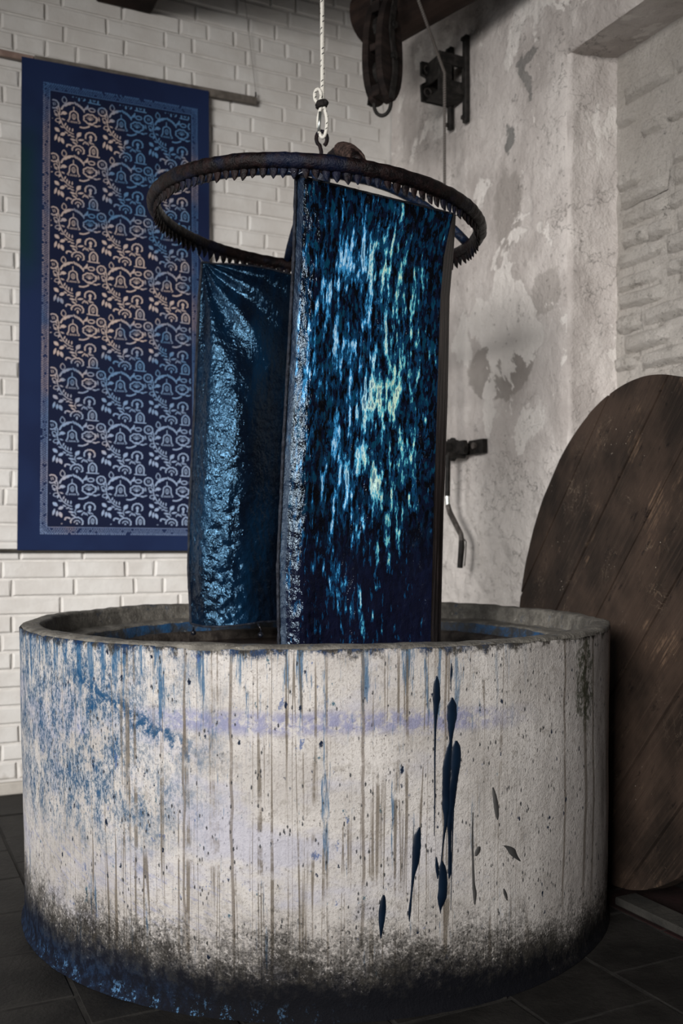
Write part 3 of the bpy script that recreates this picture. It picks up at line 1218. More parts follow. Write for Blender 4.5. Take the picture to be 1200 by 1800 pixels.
# ------------------------------------------------------------------ round wooden lid leaning on the right
LA, LL = .216, .0965
LU = Vector((math.sin(LA), -math.cos(LA), 0))
LN = Vector((math.cos(LA), math.sin(LA), 0))
LV = (UP * math.cos(LL) + LN * math.sin(LL)).normalized()
LB = LU.cross(LV).normalized()          # through the board
if LB.dot(LN) < 0:
    LB = -LB
LR = .790
LC = Vector((.8720, 3.098, LR * math.cos(LL) + .004))
lid = thing('wooden_lid', 'big round dark wooden vat lid of broad planks leaning beside the vat', 'lid', (LC.x - .08, LC.y, 0))
th = math.radians(50)
DA = Vector((math.cos(th), math.sin(th)))     # along the planks
DC = Vector((math.sin(th), -math.cos(th)))    # across the planks
seams = [-LR, -.641, -.361, -.123, .144, .389, .63, LR]
for i in range(len(seams) - 1):
    a, b = seams[i] + .0052, seams[i + 1] - .0052
    out = []
    N = 26
    for k in range(N + 1):
        c = lerp(a, b, k / N)
        out.append((c, math.sqrt(max(0, LR ** 2 - c * c))))
    low = [(c, -l) for c, l in reversed(out)]
    pts = out + low
    if abs(pts[0][1]) < 1e-3:
        pts = pts[:-1]
    if abs(out[-1][1]) < 1e-3:
        pts = [q for j, q in enumerate(pts) if j != N + 1]
    w = MB()
    hs = [(0.0, .0014), (.0014, 0), (.032, 0)]
    off = random.uniform(-.002, .002)
    vs_, uvs = [], []
    n = len(pts)
    cm = (a + b) / 2
    for h, ins in hs:
        for c, l in pts:
            cc = c + (ins if c < cm else -ins)
            ll = l * (1 - ins / LR)
            q = DC * cc + DA * ll
            vs_.append(LC + LU * q.x + LV * q.y + LB * (h + off))
            uvs.append((c + i * .013, l + i * 2.7))
    fs = []
    for j in range(2):
        for k in range(n):
            p, q = j * n + k, j * n + (k + 1) % n
            fs.append((p, q, q + n, p + n))
    fs.append(tuple(range(n)))
    fs.append(tuple(2 * n + k for k in range(n))[::-1])
    w.add(vs_, fs, uvs)
    fixnormals(w.build('plank', M['lid'], lid))
# batten across the back
w = MB()
q0, q1 = DC * -.62, DC * .62
c = LC + LB * .050
w.box(c, (LU * DC.x + LV * DC.y) * .60, (LU * DA.x + LV * DA.y) * .05, LB * .016, .004)
w.build('batten', M['lid'], lid)

# ------------------------------------------------------------------ dye hoop
HC = Vector((-.0737, 2.98, H + .973))
HR, HT = .490, .0205
TX, TY = -.076, .003


def hp(a, r=HR, dz=0.0):
    x, y = math.cos(a) * r, math.sin(a) * r
    return Vector((HC.x + x, HC.y + y, HC.z + TX * x + TY * y + dz))


hoop = thing('dye_hoop', 'round iron dyeing hoop with hooked rim hanging over the vat', 'hoop', HC)
mb = MB()
pts, rr = [], []
for i in range(220):
    a = 2 * PI * i / 220
    pts.append(hp(a, HR + nz(math.cos(a) * 9, math.sin(a) * 9) * .002))
    rr.append(HT * (1 + nz(math.cos(a) * 40, math.sin(a) * 40, 4) * .10))
mb.tube(pts, rr, 14, closed=True)
fixnormals(mb.build('rim_tube', M['ring'], hoop, smooth=True))
# hooks: one small bent tooth each
hk = MB()
prof = [(0, .008), (-.003, -.006), (-.001, -.016), (.003, -.023), (.006, -.028)]
rad = [.0118, .0112, .0085, .0045, .0012]
hk.tube([Vector((x, 0, z)) for x, z in prof], rad, 6)
hook_me = hk.mesh('hook', M['ring'], True)
NHK = 112
for i in range(NHK):
    a = 2 * PI * (i + .3) / NHK
    o = bpy.data.objects.new('hook', hook_me)
    COL.objects.link(o)
    o.parent = hoop
    o.location = hp(a, HR - .004, -HT + .002) - HC
    o.rotation_euler = (random.uniform(-.12, .12), random.uniform(-.1, .1), a)
    s = random.uniform(.85, 1.1)
    o.scale = (s * .62, s * 1.05, s)
HUBZ = H + 1.128
hubp = Vector((HC.x + .012, HC.y, HUBZ))
for k, adeg in enumerate((14, 104, 194, 284)):
    a = math.radians(adeg)
    e = hp(a, HR - .004, .012)
    pts, rr = [], []
    for i in range(25):
        t = i / 24
        p = hubp.lerp(e, t)
        p.z = HUBZ + (e.z - HUBZ) * t ** 2.5
        pts.append(p)
        rr.append(.0145 + .002 * nz(t * 14, k) + (.006 * max(0, t - .55) if adeg == 284 else 0))
    b = MB().tube(pts, rr, 10)
    fixnormals(b.build('arm', M['ring'] if adeg == 284 else M['arm'], hoop, smooth=True))
b = MB()
b.tube([hubp + UP * z for z in (-.045, -.04, -.01, .012, .018)], [.018, .026, .030, .026, .014], 14)
fixnormals(b.build('hub', M['arm'], hoop, smooth=True))
# eye bolt rising from the hub
ez = H + (Y0 - 240) / F * 2.98
b = MB()
pts = [hubp + UP * .01, Vector((hubp.x, hubp.y, ez - .045))]
cx, er = hubp.x + .0015, .0165
for i in range(15):
    a = -PI * .62 - i / 14 * PI * 1.72
    pts.append(Vector((cx + math.cos(a) * er, hubp.y + .004 * i / 14, ez - .006 + math.sin(a) * er * 1.35)))
b.tube(pts, .0062, 10)
fixnormals(b.build('eye_bolt', M['ring'], hoop, smooth=True))
# rope whipping over the near arm
b = MB()
pts = []
ce = hp(math.radians(284), HR - .004, .012)
for i in range(24 * 12 + 1):
    t = .60 + .36 * i / (24 * 12)
    p = hubp.lerp(ce, t)
    p.z = HUBZ + (ce.z - HUBZ) * t ** 2.5
    an = 2 * PI * i / 12
    k = .0205 + .002 * nz(i * .13, 3)
    pts.append(p + Vector((math.cos(an) * k, .35 * math.sin(an) * k, math.sin(an) * k)))
b.tube(pts, .0042, 6)
b.build('rope_whipping', M['whip'], hoop, smooth=True)

# ------------------------------------------------------------------ hoist rope
rope_x = hubp.x
rp = thing('hoist_rope', 'white flecked rope with a tied eye holding the iron hoop', 'rope', (rope_x, hubp.y, ez))
b = MB()
top = Vector((rope_x + .003, hubp.y, CEIL - .03))
kz = H + (Y0 - 184) / F * 2.98
kn = Vector((rope_x + .004, hubp.y, kz))
b.tube([top, lerp(top, kn, .5) + Vector((-.002, 0, 0)), kn + UP * .05, kn], .0068, 10, uv=True)
b.build('rope', M['rope'], rp, smooth=True)
b = MB()
pts = []
for i in range(29):
    a = PI / 2 + 2 * PI * i / 28
    w = .0135 * (1 - .55 * max(0, math.sin(a)) ** 1.5)
    pts.append(Vector((rope_x + .004 + math.cos(a) * w, hubp.y - .002, lerp(ez - .004, kz, .5 + .5 * math.sin(a)))))
b.tube(pts, .0055, 9, uv=True)
b.build('eye', M['rope'], rp, smooth=True)
b = MB()
pts = []
for i in range(21):
    a = 2 * PI * i / 20
    pts.append(Vector((rope_x - .010 + math.cos(a) * .010, hubp.y - .006, kz + .024 + math.sin(a) * .020)))
b.tube(pts, .0055, 9, uv=True)
b.build('rope_tail', M['rope'], rp, smooth=True)
b = MB()
b.tube([Vector((rope_x - .007, hubp.y - .009, ez + .012)), Vector((rope_x - .003, hubp.y - .009, kz - .026))], .005, 8)
b.build('thimble', M['steel'], rp, smooth=True)
b = MB()
for dz, rx in ((-.006, .0145), (0, .0155), (.006, .014)):
    ring = [kn + Vector((math.cos(2 * PI * q / 14) * rx - .003, math.sin(2 * PI * q / 14) * .012 - .003, dz + math.cos(2 * PI * q / 14) * .003)) for q in range(14)]
    b.tube(ring, .0045, 7, closed=True)
b.sphere(kn + Vector((.010, -.010, .001)), .009, 10, 7)
b.build('binding', M['knot'], rp, smooth=True)

# ------------------------------------------------------------------ cloth in front
FZ0 = LZ - .03
LEFT = ([308, 450, 640, 780, 1000, 1130, 1250], [520, 516, 506, 498, 488, 490, 490])
MIDX = ([376, 420, 450, 520, 700, 900, 1100, 1250], [797, 786, 780, 774, 768, 762, 757, 756])
RGT = ([378, 440, 520, 700, 900, 1130, 1250], [800, 797, 790, 787, 780, 775, 774])
YA, YC, YB = 2.505, 2.665, 2.765
VB = 1160.0        # the row where the hem is below the liquid


def front_pt(u, v):
    """u 0..1 from the left selvedge to the turned edge; v 0..1 top to bottom"""
    ptop = lerp(308, 376, u)
    row = lerp(ptop, 1165, v)
    x = lerp(interp(row, *LEFT), interp(row, *MIDX), u)
    Y = lerp(YA, YC, u)
    # the panel's left part rolls back, broad soft folds grow downwards
    d = .018 * math.exp(-(u / .08) ** 2) * min(1, .35 + .9 * v) - .012 * math.exp(-((u - .17) / .09) ** 2) * min(1, v * 1.5)
    d += .0035 * math.sin(u * 15 + 1.2 + v * 1.1) * min(1, .15 + v)
    d += nz(u * 9, v * 22, 3) * .0035 + nz(u * 26, v * 60, 6) * .0016
    d += max(0, v - .72) * 3.0 * math.exp(-((u - .2) / .12) ** 2) * nz(u * 34, v * 70, 2) * .006
    p = at(x, row, Y + d)
    return p


def front_uv(u, v):
    return (u * .415, v * 1.22)


front = thing('front_cloth', 'dripping indigo cloth with pale green streaks, the nearer one hanging from the hoop', 'cloth',
              tuple(at(620, 1165, 2.58)))
mb = MB()
mb.grid(front_pt, 150, 300, uvfn=front_uv)
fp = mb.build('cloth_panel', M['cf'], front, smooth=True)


def side_pt(u, v):
    row = lerp(lerp(376, 378, u), 1165, v)
    x = lerp(interp(row, *MIDX), interp(row, *RGT), u)
    Y = lerp(YC, YB, u) + .010 * math.sin(u * PI) * -1
    a = front_pt(1, v)
    p = at(x, row, Y)
    if u == 0:
        return a
    p += Vector((.0025 * math.sin(u * 22 + v * 1.5), .0025 * math.sin(u * 22), 0)) * u
    return p


mb = MB()
mb.grid(side_pt, 40, 160, uvfn=lambda u, v: (u * .12, v * 1.2))
mb.build('turned_edge', M['ce'], front, smooth=True)
# rolled selvedge on the left
mb = MB()
pts = [front_pt(0, k / 80) for k in range(81)]
rr = [.0045 + .002 * nz(k * .9, 3) for k in range(81)]
mb.tube(pts, rr, 7)
mb.build('selvedge', M['hem'], front, smooth=True)
# top hem
mb = MB()
mb.tube([front_pt(k / 40, 0) for k in range(41)], [.003 + .0012 * nz(k * 1.3, 8) for k in range(41)], 6)
mb.build('top_hem', M['hem'], front, smooth=True)
b = MB()
p = front_pt(0, 0)
for dx in (0, .008, .014):
    b.tube([p + Vector((dx * .5, 0, 0)), hp(math.radians(267 - dx * 300), HR, -.028)], .0008, 5)
b.build('tie_thread', M['thread'], front)
b = MB()
p = side_pt(1, 0)
b.tube([p, hp(math.radians(-32), HR - .006, -.03)], .0012, 5)
b.tube([side_pt(.9, 0), hp(math.radians(-31), HR - .006, -.03)], .001, 5)
b.build('tie_thread', M['thread'], front)

# ------------------------------------------------------------------ cloth behind
RL = ([460, 520, 640, 760, 900, 1000, 1100], [355, 350, 345, 340, 333, 331, 336])
# heading of the surface across the panel, integrated into its plan
NUR = 150
azs = []
for i in range(NUR + 1):
    u = i / NUR
    azs.append(interp(u, [0, .12, .16, .26, .33, .44, .64, .68, .72, .78, 1], [-52, -48, -14, -6, 14, 50, 56, 58, -20, 34, 50]))
RW = .60


def rear_plan():
    x, y = 0.0, 0.0
    P = [(0, 0)]
    for i in range(NUR):
        a = math.radians((azs[i] + azs[i + 1]) / 2)
        x += math.cos(a) * RW / NUR
        y += math.sin(a) * RW / NUR
        P.append((x, y))
    return P


RPN = rear_plan()


def rear_pt(u, v):
    i = min(NUR, round(u * NUR))
    X, Yd = RPN[i]
    topy = lerp(461, 490, u)
    row = lerp(topy, 1096 + 3 * math.sin(u * 9), v)
    x0 = interp(row, *RL)
    k = min(1, .30 + v * 1.8)
    Y = 3.30 + Yd * .85 * k
    # tension folds from the hung corner
    d = .010 * math.sin(math.atan2(u, v * 2.3 + .02) * 15) * math.exp(-v * 2.6) * min(1, u * 8)
    d += nz(u * 11, v * 20, 5) * .004 + nz(u * 30, v * 66, 1) * .0022 * min(1, .3 + v)
    d += .007 * nz(u * 24, v * 44, 12) * max(0, v - .55) * 2
    Y += d
    p = at(x0, row, 3.30)
    Z = H + (Y0 - row) / F * 3.30
    return Vector((p.x + X * (.98), Y, Z))


rear = thing('rear_cloth', 'glossy dark blue wet cloth, the farther one hanging behind on the hoop', 'cloth',
             tuple(at(420, 1096, 3.32)))
mb = MB()
mb.grid(rear_pt, NUR, 260, uvfn=lambda u, v: (u * RW, v * 1.22))
mb.build('cloth_panel', M['cr'], rear, smooth=True)
mb = MB()
mb.tube([rear_pt(0, k / 90) for k in range(91)], [.0055 + .0028 * nz(k * 1.7, 5) for k in range(91)], 7)
mb.build('selvedge', M['hem'], rear, smooth=True)
mb = MB()
mb.tube([rear_pt(k / 50, 0) for k in range(51)], .0035, 6)
mb.build('top_hem', M['hem'], rear, smooth=True)
mb = MB()
mb.tube([rear_pt(k / 50, 1) for k in range(51)], .004, 6)
mb.build('bottom_hem', M['hem'], rear, smooth=True)
for px, py, uu in ((340, 1112, .03), (458, 1116, .46)):
    c = at(px, py, rear_pt(uu, 1).y)
    b = MB()
    b.sphere(c, .0095, 14, 9)
    b.tube([c + UP * .008, c + UP * .02, rear_pt(uu, 1)], [.004, .0018, .003], 6)
    b.build('dye_drop', M['drop'], rear, smooth=True)
b = MB()
p = rear_pt(0, 0)
b.tube([p, hp(math.radians(146), HR, -.03)], .001, 5)
b.tube([p + Vector((.006, 0, 0)), hp(math.radians(148), HR, -.03)], .0008, 5)
b.build('tie_thread', M['thread'], rear)

# ------------------------------------------------------------------ hanging textile on the brick wall
SO = .045
tTL, zTL = wlp(38, 99, SO)
tTR, zTR = wlp(367, 160, SO)
tBL, zBL = wlp(30, 967, SO)
tBR, zBR = wlp(371, 968, SO)


def tex_pt(u, v, off=0.0):
    t = lerp(lerp(tTL, tTR, u), lerp(tBL, tBR, u), v)
    z = lerp(lerp(zTL, zTR, u), lerp(zBL, zBR, u), v)
    wv = .004 * math.sin(u * 9 + 1) * math.sin(v * PI) + .003 * nz(u * 3, v * 5, 2)
    return LP(t, z, SO + wv + off)


tex = thing('hanging_textile', 'long indigo textile printed with pale flowers hanging on the brick wall', 'textile', tuple(tex_pt(.5, 1)))
mb = MB()
mb.grid(lambda u, v: tex_pt(u, v, 0), 40, 90, uvfn=lambda u, v: (u, v))
mb.grid(lambda u, v: tex_pt(u, v, -.002), 8, 18, uvfn=lambda u, v: (u, v))
mb.build('cloth', M['textile'], tex, smooth=True)

FU0, FU1, FV0, FV1 = .146, .893, .062, .949
UW, UH = 455.0, 540.0       # one repeat of the print, in its own units
NC, NRW = 3.03, 8.08
pm = MB()


def emit(poly):
    """poly: quads in print units, already in field coordinates (fx 0..NC*UW, fy 0..NRW*UH)"""
    vs_, fs, uvs = [], [], []
    for q in poly:
        if any(not (4 < x < NC * UW - 4 and 6 < y < NRW * UH - 6) for x, y in q):
            continue
        b = len(vs_)
        for x, y in q:
            u = lerp(FU0, FU1, x / (NC * UW))
            v = lerp(FV0, FV1, y / (NRW * UH))
            vs_.append(tex_pt(u, v, .0012))
            uvs.append((u, v))
        fs.append(tuple(range(b, b + len(q))))
    pm.add(vs_, fs, uvs)


def stroke(pts, w, n=None):
    P = [Vector(p) for p in pts]
    # smooth the path once with Catmull-Rom
    D = []
    n = n or 4
    for i in range(len(P) - 1):
        p0, p1, p2, p3 = P[max(0, i - 1)], P[i], P[i + 1], P[min(len(P) - 1, i + 2)]
        for k in range(n):
            t = k / n
            D.append(.5 * ((2 * p1) + (p2 - p0) * t + (2 * p0 - 5 * p1 + 4 * p2 - p3) * t * t + (3 * p1 - p0 - 3 * p2 + p3) * t ** 3))
    D.append(P[-1])
    out = []
    L = []
    for i, p in enumerate(D):
        d = (D[min(i + 1, len(D) - 1)] - D[max(i - 1, 0)])
        d = d.normalized() if d.length else Vector((1, 0))
        nn = Vector((-d.y, d.x)) * w * .40
        L.append((p + nn, p - nn))
    for i in range(len(L) - 1):
        out.append([tuple(L[i][0]), tuple(L[i + 1][0]), tuple(L[i + 1][1]), tuple(L[i][1])])
    return out


def ringm(cx, cy, rx, ry, w, sc=0, amp=0, n=28, a0=0, a1=2 * PI):
    pts = []
    for i in range(n + 1):
        a = a0 + (a1 - a0) * i / n
        k = 1 + (amp * abs(math.sin(a * sc / 2)) if sc else 0)
        pts.append((cx + math.cos(a) * rx * k, cy + math.sin(a) * ry * k))
    return stroke(pts, w, 1)


def petal(cx, cy, l, w, ang):
    a = math.radians(ang)
    d, n = Vector((math.cos(a), math.sin(a))), Vector((-math.sin(a), math.cos(a)))
    c = Vector((cx, cy))
    P = []
    for t, h in ((0, .12), (.25, .8), (.5, 1), (.75, .7), (1, .06)):
        P.append((c + d * (t - .5) * l + n * h * w / 2, c + d * (t - .5) * l - n * h * w / 2))
    return [[tuple(P[i][0]), tuple(P[i + 1][0]), tuple(P[i + 1][1]), tuple(P[i][1])] for i in range(4)]


def leafm(cx, cy, l, w, ang):
    """an outlined leaf"""
    a = math.radians(ang)
    d, n = Vector((math.cos(a), math.sin(a))), Vector((-math.sin(a), math.cos(a)))
    c = Vector((cx, cy))
    q = lambda t, h: tuple(c + d * (t - .5) * l + n * h * w)
    return stroke([q(0, 0), q(.3, .5), q(.65, .45), q(1, 0)], 9, 3) + stroke([q(0, 0), q(.3, -.5), q(.65, -.45), q(1, 0)], 9, 3)


def bell(cx, cy, w, h):
    P = stroke([(cx - w * .52, cy + h * .42), (cx - w * .42, cy + h * .1), (cx - w * .38, cy - h * .3), (cx, cy - h * .5),
                (cx + w * .38, cy - h * .3), (cx + w * .42, cy + h * .1), (cx + w * .52, cy + h * .42)], 14)
    P += ringm(cx, cy + h * .02, w * .17, h * .25, 8, n=14)
    P += stroke([(cx, cy - h * .14), (cx, cy + h * .24)], 7)
    return P


mot = []
mot += ringm(5, 290, 38, 38, 15, 9, .12) + stroke([(-6, 275), (2, 305)], 8) + stroke([(10, 272), (18, 300)], 8)
mot += leafm(100, 232, 70, 40, -95)
mot += stroke([(72, 335), (95, 290), (140, 258), (190, 250)], 20)
for x, y, an in ((205, 252, 60), (228, 262, 60), (250, 274, 65), (268, 290, 70), (285, 310, 80), (300, 285, -60), (318, 262, -70), (120, 285, -40), (150, 268, -30)):
    mot += petal(x, y, 46, 15, an)
mot += stroke([(45, 300), (58, 350), (52, 400), (70, 450), (95, 500), (140, 545), (190, 565)], 11)
for x, y, an in ((32, 330, 60), (75, 380, 150), (25, 400, 30), (90, 430, 200), (60, 470, 120), (110, 480, 110), (80, 510, 20), (128, 505, 100),
                 (150, 520, 95), (178, 525, 95), (120, 560, 30), (150, 580, -20), (180, 590, 10)):
    mot += petal(x, y, 40, 14, an)
mot += petal(100, 365, 56, 36, 0) + leafm(28, 372, 56, 30, 40) + leafm(42, 448, 54, 34, -20)
mot += stroke([(188, 285), (188, 330)], 10) + bell(190, 385, 92, 108)
mot += stroke([(140, 425), (132, 440), (150, 446)], 9) + stroke([(240, 425), (250, 442), (232, 446)], 9)
for k in range(4):
    mot += petal(165 + k * 17, 442, 22, 10, 90)
mot += ringm(345, 385, 56, 42, 15, 8, .18, 40)
for k in range(6):
    a = PI * (.15 + .7 * k / 5)
    mot += stroke([(345, 400), (345 + math.cos(a) * 40, 395 - math.sin(a) * 42)], 6, 2)
mot += petal(350, 440, 60, 16, 5) + petal(400, 448, 44, 18, 10) + petal(415, 375, 46, 12, 70) + petal(432, 372, 50, 12, 80) + petal(432, 440, 40, 12, -15)
mot += ringm(362, 290, 30, 18, 13, n=16) + petal(318, 275, 44, 22, -70)
mot += stroke([(245, 482), (285, 484), (325, 468), (340, 455)], 18)
for x, y, l, w_, an in ((35, 545, 58, 38, 40), (88, 580, 56, 34, -30), (22, 625, 70, 24, 105), (52, 640, 60, 24, 95), (85, 650, 62, 34, 70)):
    mot += petal(x, y, l, w_, an)
mot += petal(240, 560, 62, 40, -50) + stroke([(232, 580), (215, 610), (225, 650)], 9) + petal(260, 612, 62, 20, -10) + petal(185, 622, 60, 20, 10) + petal(200, 655, 56, 16, 30)
mot += ringm(352, 570, 46, 44, 15, 12, .15, 44, PI * .85, PI * 2.2) + petal(352, 570, 40, 32, 90) + petal(352, 600, 40, 22, 90)
for x, y, an in ((285, 640, 120), (305, 632, 60), (325, 640, 60), (345, 628, 50), (370, 632, 20)):
    mot += petal(x, y, 40, 12, an)
mot += ringm(232, 725, 52, 46, 15, 12, .15, 40, PI * .95, PI * 2.2) + ringm(235, 730, 26, 24, 11, n=16, a0=PI, a1=2 * PI) + petal(235, 745, 40, 18, 90)
mot += stroke([(125, 705), (128, 684), (150, 678), (175, 688)], 18)
mot += stroke([(345, 755), (345, 690), (380, 655), (416, 690), (416, 755)], 16) + ringm(380, 712, 14, 28, 8, n=14) + stroke([(322, 758), (440, 762)], 13) + stroke([(380, 690), (380, 735)], 7)
for r in range(-1, 9):
    for c in range(-1, 4):
        ox = c * UW + 28 + random.uniform(-3, 3)
        oy = r * UH + 230 - 230 - 175
        emit([[(x + ox, y + oy) for x, y in q] for q in mot])
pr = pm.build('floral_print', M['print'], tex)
pr['label'] = 'pale floral resist print'
# dotted border band
pm = MB()
Wm = (LP(tTL, 0) - LP(tTR, 0)).length
Hm = zTL - zBL


def dot(u, v, ru, rv):
    b = len(pm.v)
    vs_ = [tex_pt(u + du * ru, v + dv * rv, .0012) for du, dv in ((-1, -1), (1, -1), (1, 1), (-1, 1))]
    pm.add(vs_, [(0, 1, 2, 3)], [(u, v)] * 4)


def band(u0, v0, u1, v1, inward):
    n = int(math.hypot((u1 - u0) * Wm, (v1 - v0) * Hm) / .0095)
    for i in range(n):
        for j in range(4):
            k = (i + .5 * (j % 2)) / n
            if random.random() < .08:
                continue
            u, v = lerp(u0, u1, k), lerp(v0, v1, k)
            d = .0065 * j
            u += inward[0] * d / Wm
            v += inward[1] * d / Hm
            s = .0023 if j else .0030
            dot(u + random.uniform(-.0008, .0008), v, s / Wm, s / Hm)


BU0, BU1, BV0, BV1 = .112, .930, .045, .966
band(BU0, BV0, BU1, BV0, (0, 1))
band(BU0, BV1, BU1, BV1, (0, -1))
band(BU0, BV0, BU0, BV1, (1, 0))
band(BU1, BV0, BU1, BV1, (-1, 0))
# inner and outer line of the band
for (u0, v0, u1, v1) in ((.141, .058, .141, .953), (.900, .058, .900, .953), (.141, .058, .900, .058), (.141, .953, .900, .953)):
    for i in range(40):
        a, b = i / 40, (i + .97) / 40
        hw = .0016
        du, dv = (hw / Wm, 0) if u0 == u1 else (0, hw / Hm)
        q = [(lerp(u0, u1, a) - du, lerp(v0, v1, a) - dv), (lerp(u0, u1, b) - du, lerp(v0, v1, b) - dv),
             (lerp(u0, u1, b) + du, lerp(v0, v1, b) + dv), (lerp(u0, u1, a) + du, lerp(v0, v1, a) + dv)]
        pm.add([tex_pt(x, y, .0012) for x, y in q], [(0, 1, 2, 3)], q)
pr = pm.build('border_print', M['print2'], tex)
pr['kind'] = 'stuff'

# rods
ta, za = wlp(-160, 72, .035)
tb, zb = wlp(452, 178, .035)
rod = thing('hanging_rod', 'wooden rod carrying the top of the blue textile', 'rod', tuple(LP((ta + tb) / 2, (za + zb) / 2 - .012, .03)))
te = wlp(60, 98, .035)[0]
zr = zTL + .002
zr2 = wlp(452, 177, .035)[1]
b = MB()
c0, c1 = LP(ta, zr + .004, .028), LP(te, zr + .002, .028)
b.box((c0 + c1) / 2, (c1 - c0) / 2, NL * .010, UP * .013, .004)
b.build('rod_sleeve', M['rod_red'], rod)
b = MB()
c0, c1 = LP(te, zr + .002, .028), LP(tb, zr2, .028)
b.box((c0 + c1) / 2, (c1 - c0) / 2, NL * .009, UP * .018, .004)
b.build('rod_bar', M['rod'], rod)
b = MB()
pe = LP(tb - .006, zr2 + .018, .030)
b.tube([pe, pe + UP * .022], .004, 6)
b.build('pin', M['iron'], rod)
b = MB()
b.tube([LP(ta, zBL, .030), LP(tBR, zBR, .030)], .007, 8)
tag(b.build('bottom_rod', M['rod_dark'], origin=tuple(LP(tBL, zBL - .007, .03))), 'thin dark rod along the bottom edge of the blue textile', 'rod')
b = MB()
tw, zw = wlp(430, 0, .04)
b.tube([pe + UP * .02, LP(tw - .03, CEIL - .03, .04)], .0012, 5)
tag(b.build('hanging_wire', M['wire'], origin=tuple(pe)), 'thin wire rising from the end of the textile rod', 'wire')

# ------------------------------------------------------------------ timber with a rounded end, top middle
bd = Vector((.647, -.762, 0)).normalized()
bs = Vector((bd.y, -bd.x, 0))
bc = at(652, 40, 4.25)
PLK = (-.10, .0)
bm_ = thing('roof_timber', 'heavy dark timber with rounded end above the pulley', 'beam', tuple(bc))
outl = []
for i in range(28):
    a = 2 * PI * i / 28
    outl.append((math.cos(a) * .135, math.sin(a) * .125))
b = MB()
b.prism(outl, bc, bs, UP, bd, 1.9, .012)
fixnormals(b.build('log', M['timber'], bm_))
b = MB()
c = bc + bd * 1.0 + bs * PLK[0] + UP * PLK[1]
b.box(c, bd * .93, bs * .045, UP * .045, .008)
b.build('side_plank', M['timber'], bm_)
b = MB()
c = bc + bd * 1.1 + UP * .30
b.box(c, bd * .10, bs * .10, UP * .25, .01)
b.build('hanger', M['timber'], bm_)

# ------------------------------------------------------------------ pulley block
pc = at(672, 92, 3.88)
pa = Vector((.77, -.64, 0)).normalized()       # through the cheeks, towards the viewer's right
pb = Vector((-.64, -.77, 0)).normalized()      # across a cheek
pul = thing('pulley_block', 'old dark wooden pulley block with an iron loop hanging under the timber', 'pulley', tuple(pc - UP * .24))
ol = []
for i in range(32):
    a = 2 * PI * i / 32
    k = 1 - .14 * math.sin(a)
    ol.append((math.cos(a) * .074 * (1.05 - .12 * math.sin(a)), math.sin(a) * .205))
for s, o0 in ((1, .018), (-1, -.048)):
    b = MB()
    b.prism(ol, pc + pa * o0, pb, UP, pa, .030, .008)
    fixnormals(b.build('cheek', M['pulley'], pul, smooth=False))
for zc in (-.165, 0, .165):
    b = MB()
    b.box(pc + UP * zc, pa * .019, pb * (.050 if zc else .062), UP * (.022 if zc else .014), .004)
    b.build('spacer', M['pulley'], pul)
for zc in (.09, -.085):
    b = MB()
    n = 20
    out = [(math.cos(2 * PI * i / n) * .05, math.sin(2 * PI * i / n) * .05) for i in range(n)]
    b.prism(out, pc + UP * zc - pa * .014, pb, UP, pa, .028, .003)
    fixnormals(b.build('sheave', M['iron'], pul))
for sd in (1, -1):
  b = MB()
  pts = [pc + pa * .054 * sd + UP * z + pb * (.012 * math.sin(z * 22)) for z in np.linspace(.30, -.20, 14)]
  for i in range(len(pts) - 1):
    m_, d_ = (pts[i] + pts[i + 1]) / 2, (pts[i + 1] - pts[i]) / 2
    b.box(m_, d_ * 1.05, pb * .014, pa * .004)
  b.build('strap', M['iron'], pul)
for zc in (.09, -.03):
    b = MB()
    b.tube([pc + pa * .05 + UP * zc, pc + pa * .066 + UP * zc], .014, 8)
    b.build('bolt', M['iron'], pul)
b = MB()
pts = []
for i in range(13):
    a = PI + PI * i / 12
    pts.append(pc + UP * (-.205 + math.sin(a) * .046) + (pb * -.4 + pa * .9).normalized() * math.cos(a) * .034)
pts = [pts[0] + UP * .05] + pts + [pts[-1] + UP * .05]
b.tube(pts, .0075, 8)
b.build('loop', M['iron'], pul, smooth=True)
b = MB()
b.tube([pc + UP * .20, pc + UP * .34], .012, 8)
b.build('hanger_eye', M['iron'], pul)

# ------------------------------------------------------------------ iron guide bracket on the right wall
s1, z1 = wrp(822, 140, .01)
s2, z2 = wrp(795, 157, .01)
br = thing('iron_bracket', 'black iron rope guide bracket with two upright bars on the plaster wall', 'bracket', tuple(RP((s1 + s2) / 2, min(z1, z2) - .2, .01)))
for s, z, hh in ((s1, z1, .19), (s2, z2, .185)):
    b = MB()
    b.box(RP(s, z, .020), ER * .014, NR * .012, UP * hh, .004)
    b.build('upright_bar', M['iron'], br)
    for q in (-1, 1):
        b = MB()
        b.tube([RP(s, z + q * (hh - .02), .03), RP(s, z + q * (hh - .02), .042)], .010, 8)
        b.build('bolt', M['iron'], br)
zc = wrp(795, 154, .02)[1]
# far plate with a notch in its free end
no = [(0, -.085), (.150, -.085), (.155, -.012), (.125, .006), (.125, .022), (.155, .030), (.155, .088), (0, .088)]
b = MB()
b.prism(no, RP(s2 - .006, zc, .02), NR, UP, ER, .016)
fixnormals(b.build('far_plate', M['iron'], br))
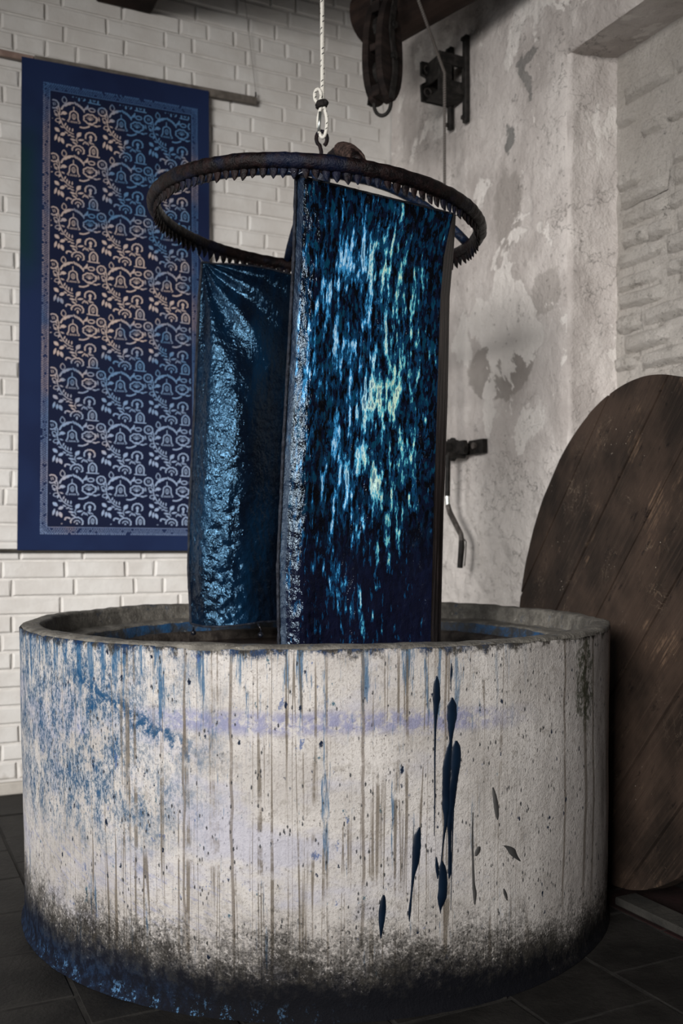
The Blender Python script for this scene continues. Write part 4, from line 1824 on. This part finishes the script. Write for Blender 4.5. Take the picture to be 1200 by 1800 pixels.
# near plate with a window
for (a0, a1, b0, b1) in ((0, .14, .035, .085), (0, .14, -.085, -.030), (.075, .14, -.03, .035), (0, .02, -.03, .035)):
    b = MB()
    b.box(RP(s1, zc + (b0 + b1) / 2, .02 + (a0 + a1) / 2), ER * .007, NR * ((a1 - a0) / 2), UP * ((b1 - b0) / 2), .002)
    b.build('near_plate', M['iron'], br)
b = MB()
b.box(RP((s1 + s2) / 2, zc + .03, .145), ER * ((s1 - s2) / 2), NR * .006, UP * .05, .002)
b.build('cross_plate', M['iron'], br)
b = MB()
b.box(RP((s1 + s2) / 2, zc - .08, .085), ER * ((s1 - s2) / 2), NR * .07, UP * .005, .002)
b.build('bottom_plate', M['iron'], br)
for dz in (.055, -.045):
    b = MB()
    c = RP(s2 + .012, zc + dz, .145)
    ring = [c + NR * math.cos(2 * PI * i / 16) * .017 + UP * math.sin(2 * PI * i / 16) * .017 for i in range(16)]
    b.tube(ring, .0035, 6, closed=True)
    b.build('bolt_ring', M['iron_light'], br, smooth=True)

# grey hoist rope running through the guide down to the winch
gy = RP(wr(781, .17), 0, .17)
gp = at(781, 128, gy.y)
b = MB()
wz = wrp(790, 790, .1)[1]
b.tube([at(616, -330, 3.70), at(676, -165, 3.75), at(735, 0, 3.80), lerp(at(735, 0, 3.80), gp, .5), gp, gp + UP * -.05,
        Vector((gp.x, gp.y, lerp(gp.z, wz, .4))), Vector((gp.x, gp.y, wz + .02))], .0062, 8, uv=True)
tag(b.build('winch_rope', M['rope2'], smooth=True, origin=(gp.x, gp.y, wz + .02)), 'thin grey rope running from the ceiling past the bracket to the wall winch', 'rope')

# ------------------------------------------------------------------ winch
sa, zw_ = wrp(800, 788, .07)
win = thing('hand_winch', 'small black wall winch with a bent crank handle behind the cloth', 'winch', tuple(RP(sa, zw_ - .5, .01)))
sL, sR_ = wr(776, .06), wr(818, .06)
b = MB()
b.prism([(sL, .030), (sR_ - .004, .030), (sR_ + .006, .005), (sR_, -.028), (sL, -.030)], RP(0, zw_, .05), ER, UP, NR, .02)
fixnormals(b.build('frame_plate', M['iron'], win))
sS, sE = wr(822, .02), wr(851, .02)
b = MB()
b.prism([(sS + .018, .030), (sE, .030), (sE, -.030), (sS - .006, -.030), (sS + .003, .0)], RP(0, zw_, .006), ER, UP, NR, .022)
fixnormals(b.build('wall_strap', M['iron'], win))
b = MB()
c = RP((sS + sE) / 2 + .01, zw_ + .004, .03)
b.tube([c, c + NR * .014], .014, 8)
b.build('bolt', M['iron_light'], win)
b = MB()
for sx in (sL, sR_ - .02):
    b.tube([RP(sx, zw_ - .004, .0), RP(sx, zw_ - .004, .055)], .012, 8)
b.build('stand_off', M['iron'], win)
c = RP(wr(791, .06), zw_, .06)
b = MB()
n = 22
out = [(math.cos(2 * PI * i / n) * (.052 if i % 2 else .046), math.sin(2 * PI * i / n) * (.052 if i % 2 else .046)) for i in range(n)]
b.prism(out, c - NR * .02, ER, UP, NR, .02)
fixnormals(b.build('gear', M['iron'], win))
b = MB()
b.tube([c - NR * .05, c + NR * .06], [.036, .036], 16)
b.build('drum', M['iron'], win, smooth=False)
# crank
OC = .115
pp = lambda x, y: RP(*wrp(x, y, OC), OC)
b = MB()
ca = [pp(787, 800), pp(786, 872)]
b.tube(ca, .013, 6)
b.tube([RP(*wrp(787, 800, OC), OC), RP(*wrp(787, 800, OC), .03)], .012, 8)
b.build('crank_shaft', M['iron'], win)
b = MB()
b.tube([pp(786, 870), pp(787, 890)], .010, 8)
b.build('ferrule', M['steel'], win)
b = MB()
b.tube([pp(787, 888), pp(790, 900), pp(810, 940), pp(811, 952)], [.012, .0125, .012, .012], 6)
b.build('crank_arm', M['iron_light'], win)
b = MB()
b.tube([pp(811, 950), pp(811, 962), pp(809, 985), pp(808, 998)], [.012, .0135, .0125, .012], 8)
b.build('handle', M['iron'], win)
b = MB()
b.tube([pp(812, 944), pp(819, 952), pp(818, 975), pp(816, 995)], .0028, 6)
b.build('handle_wire', M['iron_light'], win)
